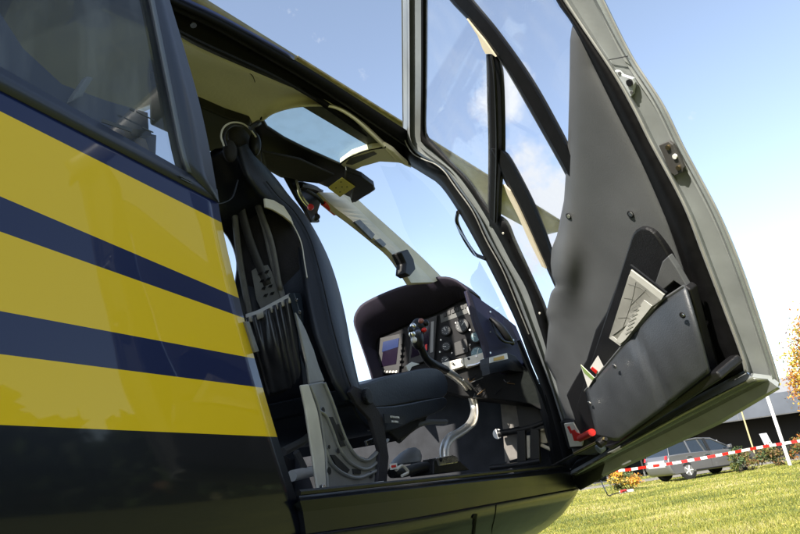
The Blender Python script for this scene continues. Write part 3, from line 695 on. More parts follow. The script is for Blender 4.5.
mesh('backrest_cap', rows[0] + [sum(rows[0], Vector()) / 16 + Vector((.0, 0, .022))], [[i, (i + 1) % 16, 16] for i in range(16)], LEA, bk_, smooth=True)
tube('backrest_piping', [sd_(*b_2, -.003) for b_2 in Bs[9:22]], .0016, STRIP, bk_, 6)
tube('backrest_seam', [sd_(*(f_ * .45 + b_2 * .55), -.011) for f_, b_2 in zip(Fs[6:], Bs[6:])], .0018, BLK, bk_, 6)
prism('side_flap', [sd_(*p, -.004) for p in [(265, 198), (274, 200), (284, 206), (291, 217), (294, 224), (284, 216), (274, 210), (266, 207)]], (0, .006, 0), CREAMP, seat, .002)
# back plane
bp0 = sd_(303, 255); bv = (sd_(318, 335) - sd_(265, 197)); BN = bv.cross(Vector((0, 1, 0))).normalized()
if BN.x > 0: BN = -BN
def bp(px, py, off=0.): return at(px, py, pl=(bp0 + BN * off, BN))
prism('backrest_shell', [bp(*p, -.015) for p in [(250, 160), (264, 196), (286, 215), (300, 240), (305, 270), (312, 310), (326, 372), (270, 390), (240, 300), (233, 216), (232, 170)]], -BN * .02, FAB, seat, .004)
tube('frame_tube', [bp(236, 170, .012), bp(235, 200, .016), bp(235, 216, .018), bp(240, 262, .02), bp(250, 316, .02)], .0085, WEB, seat, 8)
tube('frame_tube', [bp(251, 172, .012), bp(256, 200, .02), bp(265, 228, .022), bp(273, 262, .022), bp(283, 298, .022)], .0080, WEB, seat, 8)
def strap(nm, C_, w0, off, m_, par):
    P_ = cr(C_, 24); A = []; B = []
    for i, p in enumerate(P_):
        t = P_[min(i + 1, 23)] - P_[max(i - 1, 0)]; nn = np.array([-t[1], t[0]]); nn = nn / np.linalg.norm(nn) * w0 / 2
        A.append(bp(*(p + nn), off)); B.append(bp(*(p - nn), off))
    return loft(nm, [A, B], m_, par, thick=.003, offset=0)
strap('harness_strap', [(240, 160), (240, 200), (248, 235), (258, 262), (268, 285)], 8, .022, mat('dark_webbing', (.045, .043, .043), .6, bump=.0005, bscale=300), seat)
strap('harness_strap', [(246, 156), (251, 182), (262, 215), (272, 245), (280, 290)], 5, .030, WEB, seat)
strap('harness_strap', [(236, 158), (233, 185), (233, 212)], 9, .024, mat('charcoal_webbing', (.03, .03, .032), .65), seat)
# perforated plate
pf_ = prism('perforated_plate', [bp(*p, .020) for p in [(252, 271), (258, 267), (268, 265), (272, 272), (281, 298), (262, 310), (257, 300)]], BN * .003, CAST, seat, .001)
for r_i in range(4):
    for c_i in range(2):
        cx = 260 + c_i * 6.5 + r_i * 1.8; cy = 274 + r_i * 7.2 - c_i * 2.0
        prism('plate_hole', [bp(*p, .0245) for p in [(cx - 2.2, cy + 1.2), (cx - .5, cy - 1.4), (cx + 2.6, cy - 2.0), (cx + 1.2, cy + 1.2)]], BN * .001, BLK, seat)
# pouch
pA = cr([(246, 318), (260, 313), (275, 305), (290, 297)], 50); pB = cr([(268, 396), (280, 393), (292, 389), (306, 384)], 50)
rows = []
for t in np.linspace(0, 1, 24):
    rw = []
    for j, (p, q) in enumerate(zip(pA, pB)):
        s = j / 49.
        fold = .013 * math.sin(s * 34 + 2.2 * math.sin(s * 9) + t * 1.2) * math.exp(-t * 2.6) * (1 - .3 * s)
        off = .035 + .028 * math.sin(math.pi * min(1, t * .9 + .1)) * math.sin(math.pi * s) ** .5 + fold
        P_ = p * (1 - t) + q * t; rw.append(bp(P_[0], P_[1], off))
    rows.append(rw)
pouch = loft('storage_pouch', rows, POUCH, seat, thick=.004, offset=0)
pb = [bp(*(p + np.array([0, -3.5])), .040) for p in pA]; pb2 = [bp(*(p + np.array([.8, 5.5])), .046) for p in pA]
loft('pouch_band', [pb, pb2], STRIP, seat, thick=.004, offset=0)
prism('pouch_edge', [bp(*p, .045) for p in [(288, 294), (294, 293), (300, 312), (310, 383), (303, 386), (297, 330)]], -BN * .03, mat('dark_blue_plate', (.03, .04, .055), .35), seat, .002)
for (a, b) in ((297, 300), (300, 312), (306, 348)):
    disc('frame_bolt', bp(a, b, .047), BN, .0075 if b > 340 else .004, .004, CHR, seat, 14, .001)
    disc('bolt_hole', bp(a, b, .052), BN, .0042 if b > 340 else .002, .001, BLK, seat, 10)
# cast side frame
YS = .150
def fs(px, py, o=0.): return at(px, py, y=YS + o)
fr1 = prism('side_frame', [fs(*p) for p in [(309, 384), (324, 381), (333, 400), (346, 436), (357, 455), (369, 459), (379, 449), (388, 438), (386, 460), (383, 484), (326, 490), (325, 452), (318, 411)]], (0, .008, 0), CAST, seat, .003)
prism('upper_frame', [fs(*p, .01) for p in [(296, 312), (302, 322), (306, 330), (314, 350), (319, 366), (325, 381), (310, 384), (307, 362), (303, 345)]], (0, .006, 0), CAST, seat, .002)
prism('sunlit_aft_strip', [fs(*p, -.004) for p in [(301, 385), (309, 384), (318, 411), (325, 452), (327, 490), (318, 491), (306, 409)]], (0, .006, 0), STRIP, seat, .003)  # aft face of the cast frame, sunlight put in as paler colour
def rib(P_, r_): return tube('frame_rib', [fs(*p, -.002) for p in P_], r_, CAST, seat, 8)
rib([(324, 383), (332, 402), (345, 438), (356, 456), (369, 460), (381, 448), (388, 440)], .0042)
rib([(319, 411), (326, 416), (333, 432), (340, 450), (352, 464), (368, 469), (384, 456)], .0036)
rib([(326, 450), (330, 462), (342, 473), (358, 478), (374, 472), (385, 468)], .0040)
rib([(310, 386), (319, 410), (325, 448), (328, 488)], .0030)
DKS = mat('slot_black', (.01, .01, .011), .6)
for P_ in ([(329, 417), (333, 417), (346, 446), (341, 447)], [(335, 425), (339, 424), (345, 440), (341, 441)], [(331, 455), (335, 455), (350, 470), (347, 474), (338, 469)], [(353, 469), (361, 470), (361, 474), (354, 474)]):
    prism('frame_slot', [fs(*p, -.003) for p in P_], (0, .004, 0), DKS, seat)
for (a, b, r_) in ((323, 410, .006), (338, 451, .0055), (329, 471, .0075), (371, 475, .0075), (378, 475, .003), (329, 447, .004)):
    disc('frame_hole', fs(a, b, -.004), (0, -1, 0), r_, .001, DKS, seat, 14)
tube('base_tube', [at(292, 476, y=.30), at(318, 470, y=.30)], .0125, WHT, seat, 14)
tube('rear_brace', [at(283, 452, y=.32), at(305, 440, y=.32), at(314, 430, y=.32)], .010, mat('brace_grey', (.10, .10, .10), .5), seat, 8)
tube('rear_brace', [at(296, 452, y=.30), at(304, 468, y=.30)], .008, MATS['brace_grey'], seat, 8)
disc('foot_bolt', fs(321, 489, -.03), (0, -1, .2), .007, .008, CHR, seat, 12, .001)
# cushion: two pads, rounded
def pad(nm, P_, wd, bevw):
    o_ = prism(nm, [at(*p, y=.165) for p in cr(P_ + [P_[0]], 60)[:-1]], (0, wd, 0), LEA, seat)
    b = o_.modifiers.new('bevel', 'BEVEL'); b.width = bevw; b.segments = 5; b.limit_method = 'ANGLE'; b.angle_limit = math.radians(50)
    sm(o_, 60); return o_
pad('seat_cushion', [(338, 390), (352, 386), (366, 383), (385, 377), (405, 372), (425, 368), (438, 369), (446, 377), (448, 390), (443, 398), (420, 401), (395, 406), (370, 408), (350, 404)], .44, .018)
pad('seat_base_pad', [(352, 402), (372, 406), (398, 405), (425, 400), (441, 397), (447, 399), (446, 407), (434, 414), (414, 421), (396, 430), (376, 432), (360, 420)], .42, .014)
prism('seat_shell', [at(*p, y=.20) for p in [(350, 405), (362, 395), (400, 408), (430, 414), (424, 424), (408, 436), (398, 441), (388, 432), (368, 428), (352, 420)]], (0, .36, 0), BLK, seat, .006)
hs = prism('lap_belt', [at(*p, y=.140) for p in [(354, 386), (362, 389), (372, 400), (383, 417), (389, 457), (387, 483), (378, 483), (380, 452), (371, 420), (357, 404), (350, 392)]], (0, .010, 0), FAB, seat, .002)
disc('belt_anchor', at(365, 397, y=.136), (0, -1, 0), .020, .012, BLK, seat, 20, .003)
disc('anchor_boss', at(365, 397, y=.124), (0, -1, 0), .008, .006, BLKM, seat, 14, .001)
lb = prism('belt_label', [at(*p, y=.135) for p in [(384, 414), (406, 416), (405, 425), (385, 423)]], (0, .003, 0), BLK, seat)
rt = at(406, 418, y=.135) - at(384, 416, y=.135)
letters('label_text', 'SECTION AFTRAIL', at(395, 417.3, y=.1335), rt, (0, 0, 1), .0070, WHT, seat, .0003)
letters('label_text', 'FALL DESIGN', at(395, 421.8, y=.1335), rt, (0, 0, 1), .0070, WHT, seat, .0003)
prism('belt_tag', [at(*p, y=.136) for p in [(390, 464), (397, 463), (397.5, 469), (391, 470)]], (0, .002, 0), WHT, seat)
prism('tag_print', [at(*p, y=.1345) for p in [(391.5, 465.5), (396, 465), (396.2, 467.2), (392, 467.8)]], (0, .001, 0), RED, seat)
prism('buckle', [at(*p, y=.16) for p in [(366, 441), (376, 437), (379, 438), (375, 443), (368, 446)]], (0, .006, 0), CHR, seat, .001)
prism('buckle', [at(*p, y=.17) for p in [(367, 428), (375, 426), (377, 428), (370, 431)]], (0, .006, 0), CHR, seat, .001)
tube('adjuster_lever', [at(398, 440, y=.24), at(410, 430, y=.22), at(424, 423, y=.20), at(446, 422, y=.20)], [.012, .009, .008, .0085], mat('lever_grey', (.10, .105, .115), .5), seat, 8)
bt = []
for i, (cx, cy, r_) in enumerate([(395, 464, .055), (399, 458, .05), (403, 452, .035), (406, 448, .014)]):
    c = at(cx + 10 - i * 1.5, cy, y=.34); bt.append([c + Vector((math.cos(a) * r_, math.sin(a) * r_, 0)) for a in np.linspace(0, 2 * math.pi, 20, endpoint=False)])
loft('control_boot', bt, mat('boot_grey', (.26, .27, .28), .5, noise=.1), seat, closed=True)
box('seat_rail', (1.62, .19, 1.0), (.65, .035, .028), BLK, seat, .003)
box('seat_rail', (1.62, .52, 1.0), (.65, .035, .028), BLK, seat, .003)

# headset hanging on the seat top (a thing of its own)
hd = thing('headset', sd_(240, 140), 'black headset with thin wire headband hung over the top of the pilot seat', 'headset')
hp = lambda a, b, o=0.: at(a, b, y=.25 + o)
tube('headband', [hp(224, 146), hp(221, 136), hp(224, 127), hp(232, 122.5), hp(242, 123.5), hp(250, 129), hp(256, 137)], .0022, STRIP, hd, 6)
tube('headband_pad', [hp(226, 146), hp(224, 137), hp(227, 129), hp(234, 125), hp(243, 126)], .0034, BLK, hd, 6)
def blob(nm, c, rr_, m_, par):
    bm = bmesh.new(); bmesh.ops.create_icosphere(bm, subdivisions=3, radius=1)
    for v in bm.verts: v.co = Vector(c) + Vector((v.co.x * rr_[0], v.co.y * rr_[1], v.co.z * rr_[2]))
    me = bpy.data.meshes.new(nm); bm.to_mesh(me); bm.free(); return link(nm, me, m_, par, True)
blob('ear_cup', hp(255, 144, .02), (.014, .016, .034), BLK, hd)
blob('ear_cup', hp(230, 151, .04), (.018, .016, .030), FAB, hd)
blob('padding', hp(240, 141, .06), (.040, .022, .040), FAB, hd)
tube('boom', [hp(250, 128, -.02), hp(256, 124, -.03), hp(259, 122.5, -.03)], .007, BLK, hd, 8)
tube('cable', [hp(216, 204, .02), hp(225, 202, .02), hp(233, 196, .02), hp(238, 180, .02)], .0016, BLK, hd, 6)
# shoulder of the passenger seat, black, glimpsed behind
prism('passenger_seat', [(1.18, .86, 1.25), (1.18, 1.14, 1.25), (1.30, 1.10, 1.66), (1.32, 1.0, 1.70), (1.31, .92, 1.66)], (.09, 0, 0), LEA, heli, .02)

# ---------- instrument panel
ip = bpy.data.objects.new('instrument_panel', None); COL.objects.link(ip); ip.location = (2.35, .3, 1.4); ip.parent = heli
ip.matrix_parent_inverse = Matrix.Translation(-WL[heli.name]); WL[ip.name] = Vector((2.35, .3, 1.4))
XI = 2.33
def ipt(px, py, o=0.): return at(px, py, x=XI - o)
outer = cr([(373, 384), (371, 376), (366, 360), (358, 336), (354, 322), (357, 311), (366, 302), (392, 290), (415, 283), (431, 278.5), (446, 277.5), (458, 282), (469, 291.5)], 50)
inner = cr([(378, 384), (376, 374), (375, 362), (375, 348), (377, 339), (381, 335), (386, 333), (400, 327), (416, 320), (437, 312), (450, 305), (462, 299), (470, 297)], 50)
ou = [at(*p, x=2.20) for p in outer]; ou2 = [at(*p, x=2.205) for p in mixp(outer, inner, .06)]; inr = [at(*p, x=2.32) for p in inner]
fwd = [Vector((2.75, p.y * .85 + .05, 1.2 + (p.z - 1.2) * .75)) for p in ou]; fw1 = [Vector((2.35, p.y, p.z + .012)) for p in ou]
loft('glareshield', [fwd, fw1, [p + Vector((.012, 0, .004)) for p in ou], ou, ou2, inr], HOOD, ip, thick=.006, offset=0)
prism('panel_plate', [ipt(*p) for p in [(374, 386), (374, 345), (381, 334), (437, 311), (468, 297), (478, 323), (487, 345), (490, 368), (443, 374), (400, 386)]], (.02, 0, 0), PAN, ip)
SN = Vector((-.55, -1, 0)).normalized(); s0 = at(472, 298, x=2.20)
def isd(px, py, o=0.): return at(px, py, pl=(s0 + SN * o, SN))
prism('side_trim', [isd(*p) for p in [(467, 290), (480, 299), (500, 313), (516, 326), (524, 345), (533, 368), (545, 395), (556, 424), (540, 402), (521, 380), (503, 372), (489, 364), (484, 343), (476, 323)]], -SN * .02, HOODS, ip, .002)
prism('side_trim_edge', [isd(*p, .002) for p in [(467, 291), (470, 293), (480, 323), (488, 343), (492, 364), (488, 366), (484, 345), (475, 322)]], -SN * .01, HOOD, ip)
# displays
def quad(nm, P_, o_, th, m_, par=ip, b=0.): return prism(nm, [ipt(*p, o_) for p in P_], (th, 0, 0), m_, par, b)
quad('display', [(377, 374), (380, 338), (403, 333), (399, 373)], .014, .012, DBEZ, b=.002)
quad('display_screen', [(381, 367), (384, 342), (399, 338), (396, 364)], .0155, .002, SCRD)
quad('display_band', [(382, 352), (383, 342), (399, 338), (398, 347)], .0165, .001, SCR)
for i in range(6): quad('display_button', [(380 + i * 3, 371), (382 + i * 3, 370.5), (382 + i * 3, 372.5), (380 + i * 3, 373)], .0165, .001, CHR)
for i in range(5): quad('display_button', [(400.5 - i * .35, 342 + i * 5.5), (402.5 - i * .35, 341.5 + i * 5.5), (402.2 - i * .35, 344 + i * 5.5), (400.3 - i * .35, 344.5 + i * 5.5)], .0165, .001, BLK)
quad('display', [(408, 366), (412, 325), (437, 315), (434, 359)], .014, .012, DBEZ, b=.002)
quad('display_screen', [(411, 358), (414, 330), (430, 322), (428, 352)], .0155, .002, SCRD)
quad('display_band', [(418, 328), (427, 323.5), (427, 330), (418, 335)], .0165, .001, mat('pale_tape', (.28, .32, .34), .3))
quad('display_mark', [(425, 345), (427, 344), (427, 350), (425, 351)], .0168, .001, RED)
quad('display_mark', [(431, 322), (434, 321), (433, 352), (430, 353)], .0160, .001, mat('strip_grey', (.2, .2, .2), .4))
def gauge(cx, cy, rpx, face, ang):
    c = ipt(cx, cy, .004); r_ = (ipt(cx + rpx, cy, .004) - c).length
    disc('gauge_bezel', c, (-1, 0, 0), r_ * 1.14, .010, BLK, ip, 28, .002)
    disc('gauge_face', c + Vector((-.0105, 0, 0)), (-1, 0, 0), r_ * .92, .001, face, ip, 28)
    a = ang; tip = c + Vector((-.0125, math.cos(a) * r_ * .75, math.sin(a) * r_ * .75))
    tube('gauge_needle', [c + Vector((-.0125, 0, 0)), tip], .0012, WHT, ip, 4)
    for k in range(10):
        b = 2 * math.pi * k / 10 + .2; q = c + Vector((-.0118, math.cos(b) * r_ * .8, math.sin(b) * r_ * .8))
        tube('gauge_tick', [q, q - Vector((0, math.cos(b), math.sin(b))) * r_ * .14], .0006, WHT, ip, 3)
for g in ((446.5, 331, 4.3, DIAL, 1.2), (462.5, 326, 6, DIAL, 2.4), (476.5, 337.5, 5, DIALB, .6), (478, 354, 6.6, DIALB, 2.0), (447, 347, 4, DIAL, .3), (446, 361, 4, DIAL, 2.8)): gauge(*g)
quad('radio_unit', [(454, 343), (467, 338), (468, 352), (455, 356)], .008, .01, BLK, b=.001)
for i in range(6): quad('warning_light', [(443 + i * 4.2, 313 - i * 1.75), (446 + i * 4.2, 311.8 - i * 1.75), (446.4 + i * 4.2, 316 - i * 1.75), (443.4 + i * 4.2, 317.2 - i * 1.75)], .006, .006, BLK, b=.0006)
quad('warning_panel', [(440, 315), (466, 304), (468, 313), (441, 323)], .002, .004, mat('panel_olive', (.035, .038, .035), .5))
quad('switch_block', [(466, 307), (472, 305), (475, 312), (469, 315)], .006, .006, BEZ, b=.001)
for (a, b) in ((452, 353), (464, 349), (470, 330), (456, 323), (441, 340), (440, 352), (470, 345), (485, 350)):
    disc('panel_screw', ipt(a, b, .010), (-1, 0, 0), .0035, .003, CHR, ip, 10)
# ledge of boxes under the gauges, sunlight put in as pale colour
quad('ledge_box', [(441, 369), (442, 363), (463, 358), (464, 366), (446, 372)], .05, .05, STRIP, b=.002)
quad('ledge_box', [(464, 364), (464, 358), (484, 352), (487, 358), (480, 363), (466, 368)], .045, .04, STRIP, b=.002)
tube('cable_loop', [ipt(468, 366, .06), ipt(480, 363, .07), ipt(487, 354, .06), ipt(486, 346, .03)], .004, CHR, ip, 8)
for k in range(5): disc('ledge_knob', ipt(445 + k * 8, 366 - k * 2.3, .055), (-1, 0, .2), .005, .008, BLK if k % 2 else CHR, ip, 10, .001)
sb = prism('side_box', [isd(*p, .05) for p in [(489, 363), (489, 357), (507, 352), (516, 356), (523, 366), (522, 370), (508, 365), (490, 368)]], -SN * .05, DBEZ, ip, .003)
prism('side_box_face', [isd(*p, .054) for p in [(490, 363), (490, 357.5), (507, 353), (508, 359)]], -SN * .004, STRIP, ip)
prism('gold_label', [isd(*p, .057) for p in [(494, 361), (494, 358), (504, 355.5), (504.5, 359)]], -SN * .002, ORB, ip)
prism('side_box_underside', [isd(*p, .052) for p in [(489, 366), (509, 361), (523, 368), (523, 372), (508, 370), (490, 374)]], -SN * .04, BLK, ip)
tube('map_light', [isd(490, 318, .01), isd(500, 327, .03), isd(508, 338, .03), isd(513, 344, .02)], [.008, .014, .016, .008], BLK, ip, 10)
tube('light_arm', [isd(492, 322, .01), isd(497, 334, .045), isd(503, 341, .045), isd(512, 343, .03)], .0050, BLK, ip, 8)
for (a, b) in ((490, 312), (490, 332), (490, 353), (513, 340)): disc('trim_screw', isd(a, b, .003), SN, .004, .003, CHR, ip, 10)
# wiring below
prism('panel_underside', [ipt(*p, .02) for p in [(430, 376), (443, 371), (488, 360), (524, 366), (545, 388), (562, 424), (548, 414), (530, 404), (500, 400), (460, 396), (440, 390)]], (.12, 0, -.01), RUB, ip, .004)
for k in range(12):
    a = random.uniform(455, 525); b = random.uniform(376, 398) + (a - 455) * .05
    tube('wire', [ipt(a, b, .025), ipt(a + random.uniform(-5, 5), b + random.uniform(1, 5), .05), ipt(a + random.uniform(2, 9), b + random.uniform(-4, 4), .03)], random.uniform(.0010, .0022), random.choice([BLK, BLK, BEZ, RUB, RUB, BEZ, mat('wire_tan', (.16, .09, .03), .5) if 'wire_tan' not in MATS else MATS['wire_tan']]), ip, 5)
# dark mullions under the dash (pedestal)
prism('pedestal', [ipt(*p, -.08) for p in [(520, 380), (530, 378), (545, 410), (547, 428), (520, 432), (516, 405)]], (.03, 0, 0), BLK, ip)

# ---------- cyclic stick
cs = bpy.data.objects.new('control_stick', None); COL.objects.link(cs); cs.location = (1.9, .3, 1.0); cs.parent = heli
cs.matrix_parent_inverse = Matrix.Translation(-WL[heli.name]); WL[cs.name] = Vector((1.9, .3, 1.0))
YC = .20
cy_ = lambda a, b, o=0.: at(a, b, y=YC + o)
tube('stick_tube', [cy_(444.5, 462), cy_(444.5, 448), cy_(450, 438), cy_(460, 432.5), cy_(470, 424), cy_(474.5, 411), cy_(471.5, 397), cy_(464, 385), cy_(454, 376), cy_(443, 369)], .0155, mat('satin_metal', (.78, .76, .70), .36, .75, noise=.08, scale=30), cs, 16, 60)
tube('stick_cable', [cy_(448.5, 462, -.02), cy_(448.5, 448, -.02), cy_(455, 439, -.02), cy_(466, 432, -.02), cy_(475.5, 423, -.02), cy_(477.5, 410, -.02), cy_(474, 394, -.02), cy_(463, 380, -.02)], .004, STRIP, cs, 8, 60)
tube('stick_neck', [cy_(446, 370.5), cy_(434, 365), cy_(426, 358), cy_(422, 350), cy_(419, 343)], [.016, .018, .017, .013, .013], BLK, cs, 12)
blob('stick_grip', cy_(417, 338), (.024, .022, .042), BLK, cs)
blob('grip_head', cy_(419, 327), (.034, .026, .030), BLK, cs)
for (a, b, m_, r_) in ((413, 326, CHR, .010), (424, 330, RED, .008), (421, 321, mat('copper_button', (.3, .11, .08), .4), .009), (412, 334, CHR, .012), (414, 340, WHT, .010), (426, 323, BLK, .012), (411, 330, BLK, .012), (418, 332, mat('blue_button', (.12, .13, .18), .4), .008)):
    blob('grip_button', cy_(a, b, -.028), (r_, .010, r_), m_, cs)
prism('stick_flag', [cy_(*p, -.02) for p in [(406, 366), (412, 362), (420, 364), (412, 367), (409, 373)]], (0, .004, 0), STRIP, cs, .001)
prism('stick_collar', [cy_(*p, -.03) for p in [(437, 458), (453, 455), (458, 457), (458, 463), (440, 466)]], (0, .05, 0), CHR, cs, .003)
prism('stick_base', [cy_(*p, -.025) for p in [(434, 460), (444, 459), (460, 461), (470, 470), (434, 474)]], (0, .08, 0), BLK, cs, .004)
disc('collar_bolt', cy_(440, 460, -.035), (0, -1, 0), .006, .006, BLK, cs, 10)

# ---------- floor clutter and pedals
tube('friction_handle', [at(392, 473, y=.2), at(405, 472, y=.2), at(418, 468, y=.2), at(432, 466, y=.2)], .014, BLK, heli, 10)
tube('handle_loop', [at(396, 470, y=.14), at(402, 466, y=.14), at(408, 472, y=.14), at(402, 476, y=.14)], .004, STRIP, heli, 6)
box('floor_rail', (2.05, .22, 1.0), (1.0, .05, .022), BLKM, heli, .004)
pd = bpy.data.objects.new('rudder_pedals', None); COL.objects.link(pd); pd.location = (2.45, 0, 1.0); pd.parent = heli
pd.matrix_parent_inverse = Matrix.Translation(-WL[heli.name]); WL[pd.name] = Vector((2.45, 0, 1.0))
pt = lambda a, b, o=0.: at(a, b, x=2.42 - o)
disc('pedal_disc', pt(498, 434, -.06), (-1, .2, 0), .020, .008, WHT, pd, 20, .001)
tube('pedal_bar', [pt(498, 434), pt(515, 431), pt(532, 427), pt(548, 421)], .014, BLK, pd, 10)
for (P_, m_) in (([(517, 431), (525, 430), (526, 464), (517, 465)], BLK), ([(530, 428), (539, 430), (540, 462), (530, 464)], BLK)):
    prism('pedal_arm', [pt(*p, .02) for p in P_], (.03, 0, 0), m_, pd, .003)
prism('pedal_block', [pt(*p, -.01) for p in [(524, 436), (530, 435), (530, 458), (524, 459)]], (.03, 0, 0), STRIP, pd, .002)
disc('pedal_plate', pt(545, 435, -.03), (-1, .1, .1), .032, .006, CREAMP, pd, 24, .001)
tube('pedal_link', [pt(541, 430, 0), pt(548, 428, 0), pt(556, 426, 0)], .006, CREAMP, pd, 8)
tube('pedal_link', [pt(541, 445, 0), pt(550, 449, 0), pt(558, 450, 0)], .007, CREAMP, pd, 8)
prism('heel_plate', [pt(*p, -.05) for p in [(500, 400), (516, 397), (520, 428), (519, 458), (505, 462), (503, 430)]], (.004, 0, 0), mat('taupe_panel', (.13, .12, .11), .5, noise=.2), pd)
tube('pedal_base', [pt(490, 468, .02), pt(510, 466, .02), pt(540, 461, .02)], .010, BLK, pd, 8)

# ---------- rotor overhead
ZB = 2.6
top_e = [at(*p, z=ZB) for p in [(208, 0), (280, 42), (380, 105), (423, 133), (467, 160), (504, 185), (548, 216)]]
d_ = (top_e[5] - top_e[0]).normalized(); hub = top_e[0] - d_ * 1.9; side = Vector((d_.y, -d_.x, 0)) * -1
tipd = (at(554, 232, z=ZB) - hub).length
rows = []
for t in np.linspace(.05, 1, 46):
    r_ = t * tipd; ch = .215; droop = 0.
    c = hub + d_ * r_; k = 0 if t < .985 else .04
    rows.append([c - side * 0 + side * (k), c + side * .03 + Vector((0, 0, .012)), c + side * .09 + Vector((0, 0, .014)), c + side * (ch - k), c + side * .09 - Vector((0, 0, .010)), c + side * .03 - Vector((0, 0, .012))])
BLADE = mat('blade_paint', (.235, .215, .15), .36, 0, .2, .3, noise=.25, scale=14)
rt_ = loft('rotor_blade', rows, BLADE, heli, closed=True)
V_ = rows[-1]; mesh('blade_tip', V_, [[0, 1, 2, 3, 4, 5]], BLADE, rt_)
le = [r[0] + Vector((0, 0, -.001)) for r in rows[20:]]
tube('leading_edge', [p - side * -.004 for p in le], .007, mat('worn_edge', (.30, .24, .10), .4, noise=.5, scale=30), rt_, 6, smooth_path=False)
disc('rotor_hub', hub + side * .1 - Vector((0, 0, .08)), (0, 0, 1), .22, .16, BLKM, heli, 24, .02)
tube('rotor_mast', [hub + side * .1 - Vector((0, 0, .7)), hub + side * .1], .07, BLKM, heli, 16)
for k in (1, 2):
    R_ = Matrix.Rotation(2 * math.pi * k / 3, 3, 'Z'); cc = hub + side * .1
    mesh('rotor_blade', [cc + R_ @ (p - cc) for r in rows[::5] for p in r], [[i * 6 + j, i * 6 + (j + 1) % 6, (i + 1) * 6 + (j + 1) % 6, (i + 1) * 6 + j] for i in range(9) for j in range(6)], BLADE, heli)
# engine cowling over the roof, tail and skids (outside the frame, for views from the side)
cow = []
for t in np.linspace(0, 1, 10):
    x = -1.6 + 2.3 * t; h = .56 * math.cos(t * math.pi / 2) ** .45 if t < .99 else .03
    cow.append([Vector((x, .62 + (.50 - .1 * t) * abs(math.cos(a)) ** .6 * (1 if math.cos(a) > 0 else -1), 1.985 + max(.02, h) * math.sin(a) ** .7)) for a in np.linspace(0, math.pi, 18)])
loft('engine_cowling', cow, NAVY, heli, thick=.01)
tube('tail_boom', [Vector((-1.6, .6, 1.7)), Vector((-3.5, .6, 1.9)), Vector((-6.5, .6, 2.1))], [.5, .26, .14], NAVY, heli, 20)
for yy in (-.35, 1.55):
    tube('skid', [Vector((2.55, yy, .26)), Vector((2.35, yy, .08)), Vector((2.0, yy, .045)), Vector((0, yy, .045)), Vector((-1.2, yy, .045))], .04, BLKM, heli, 12)
    for xx in (.1, 1.6): tube('skid_leg', [Vector((xx, yy, .05)), Vector((xx, yy * .7 + .18, .42)), Vector((xx, .6, .66))], .032, BLKM, heli, 10)

# ================================================================== THE SURROUNDINGS
GR = bpy.data.materials.new('grass_ground'); GR.use_nodes = True; t = GR.node_tree; b = t.nodes['Principled BSDF']; b.inputs['Roughness'].default_value = .9
tcn = t.nodes.new('ShaderNodeTexCoord')
n1 = t.nodes.new('ShaderNodeTexNoise'); n1.inputs['Scale'].default_value = 1.1; n1.inputs['Detail'].default_value = 12; n1.inputs['Roughness'].default_value = .75; t.links.new(tcn.outputs['Object'], n1.inputs[0])
r_ = t.nodes.new('ShaderNodeValToRGB'); e = r_.color_ramp.elements
e[0].position = .30; e[0].color = (.060, .060, .012, 1); e[1].position = .72; e[1].color = (.26, .25, .045, 1)
ee = e.new(.5); ee.color = (.15, .16, .022, 1)
t.links.new(n1.outputs[0], r_.inputs[0]); t.links.new(r_.outputs[0], b.inputs['Base Color'])
bp_ = t.nodes.new('ShaderNodeBump'); bp_.inputs['Distance'].default_value = .06; n3 = t.nodes.new('ShaderNodeTexNoise'); n3.inputs['Scale'].default_value = 9; n3.inputs['Detail'].default_value = 8; t.links.new(tcn.outputs['Object'], n3.inputs[0]); t.links.new(n3.outputs[0], bp_.inputs['Height']); t.links.new(bp_.outputs[0], b.inputs['Normal'])
def gz(x, y): return 0.03 * math.sin(x * .35 + y * .2) * min(1, max(0, (x - 6) / 6)) + .02 * math.sin(y * .9 + x * .15) * min(1, max(0, (x - 6) / 6))
xs = np.r_[-1500, -300, -60, -20, np.linspace(-8, 60, 90), 80, 150, 400, 1500]; ys = np.r_[-1500, -300, -90, np.linspace(-40, 30, 90), 80, 300, 1500]
V = [(x, y, gz(x, y) if -20 < x < 61 and -45 < y < 35 else 0.) for x in xs for y in ys]; ny = len(ys)
struct(mesh('ground', V, [[i * ny + j, (i + 1) * ny + j, (i + 1) * ny + j + 1, i * ny + j + 1] for i in range(len(xs) - 1) for j in range(ny - 1)], GR, smooth=True))
# grass blades over the part of the field that shows
def frustum_pts(n_, x0, x1):
    u = RNG.random(n_); x = x0 * (x1 / x0) ** u
    lo = -.5 - x * .36; hi = -.5 + x * .27
    return x, lo + (hi - lo) * RNG.random(n_)
gx, gy = frustum_pts(300000, 6.5, 42.)
h = RNG.uniform(.018, .05, len(gx)) * (1 + .45 * np.sin(gx * 1.7 + 3 * np.sin(gy * .8)) + .35 * np.sin(gx * 4.1 + gy * 5.3)) + .008
h = h * np.where((np.abs(gx - 9.6 - .25 * np.sin(gy * 3)) < .13) & (np.sin(gy * 5) > -.5), .15, 1)
wd = .0015 + .00035 * gx
an = RNG.random(len(gx)) * math.pi; dx = np.cos(an) * wd; dy = np.sin(an) * wd
lx = RNG.normal(0, .5, len(gx)) * h; ly = RNG.normal(0, .5, len(gx)) * h
gzv = np.array([gz(a, c) for a, c in zip(gx, gy)])
V = np.empty((len(gx), 3, 3)); V[:, 0] = np.c_[gx - dx, gy - dy, gzv]; V[:, 1] = np.c_[gx + dx, gy + dy, gzv]; V[:, 2] = np.c_[gx + lx, gy + ly, gzv + h]
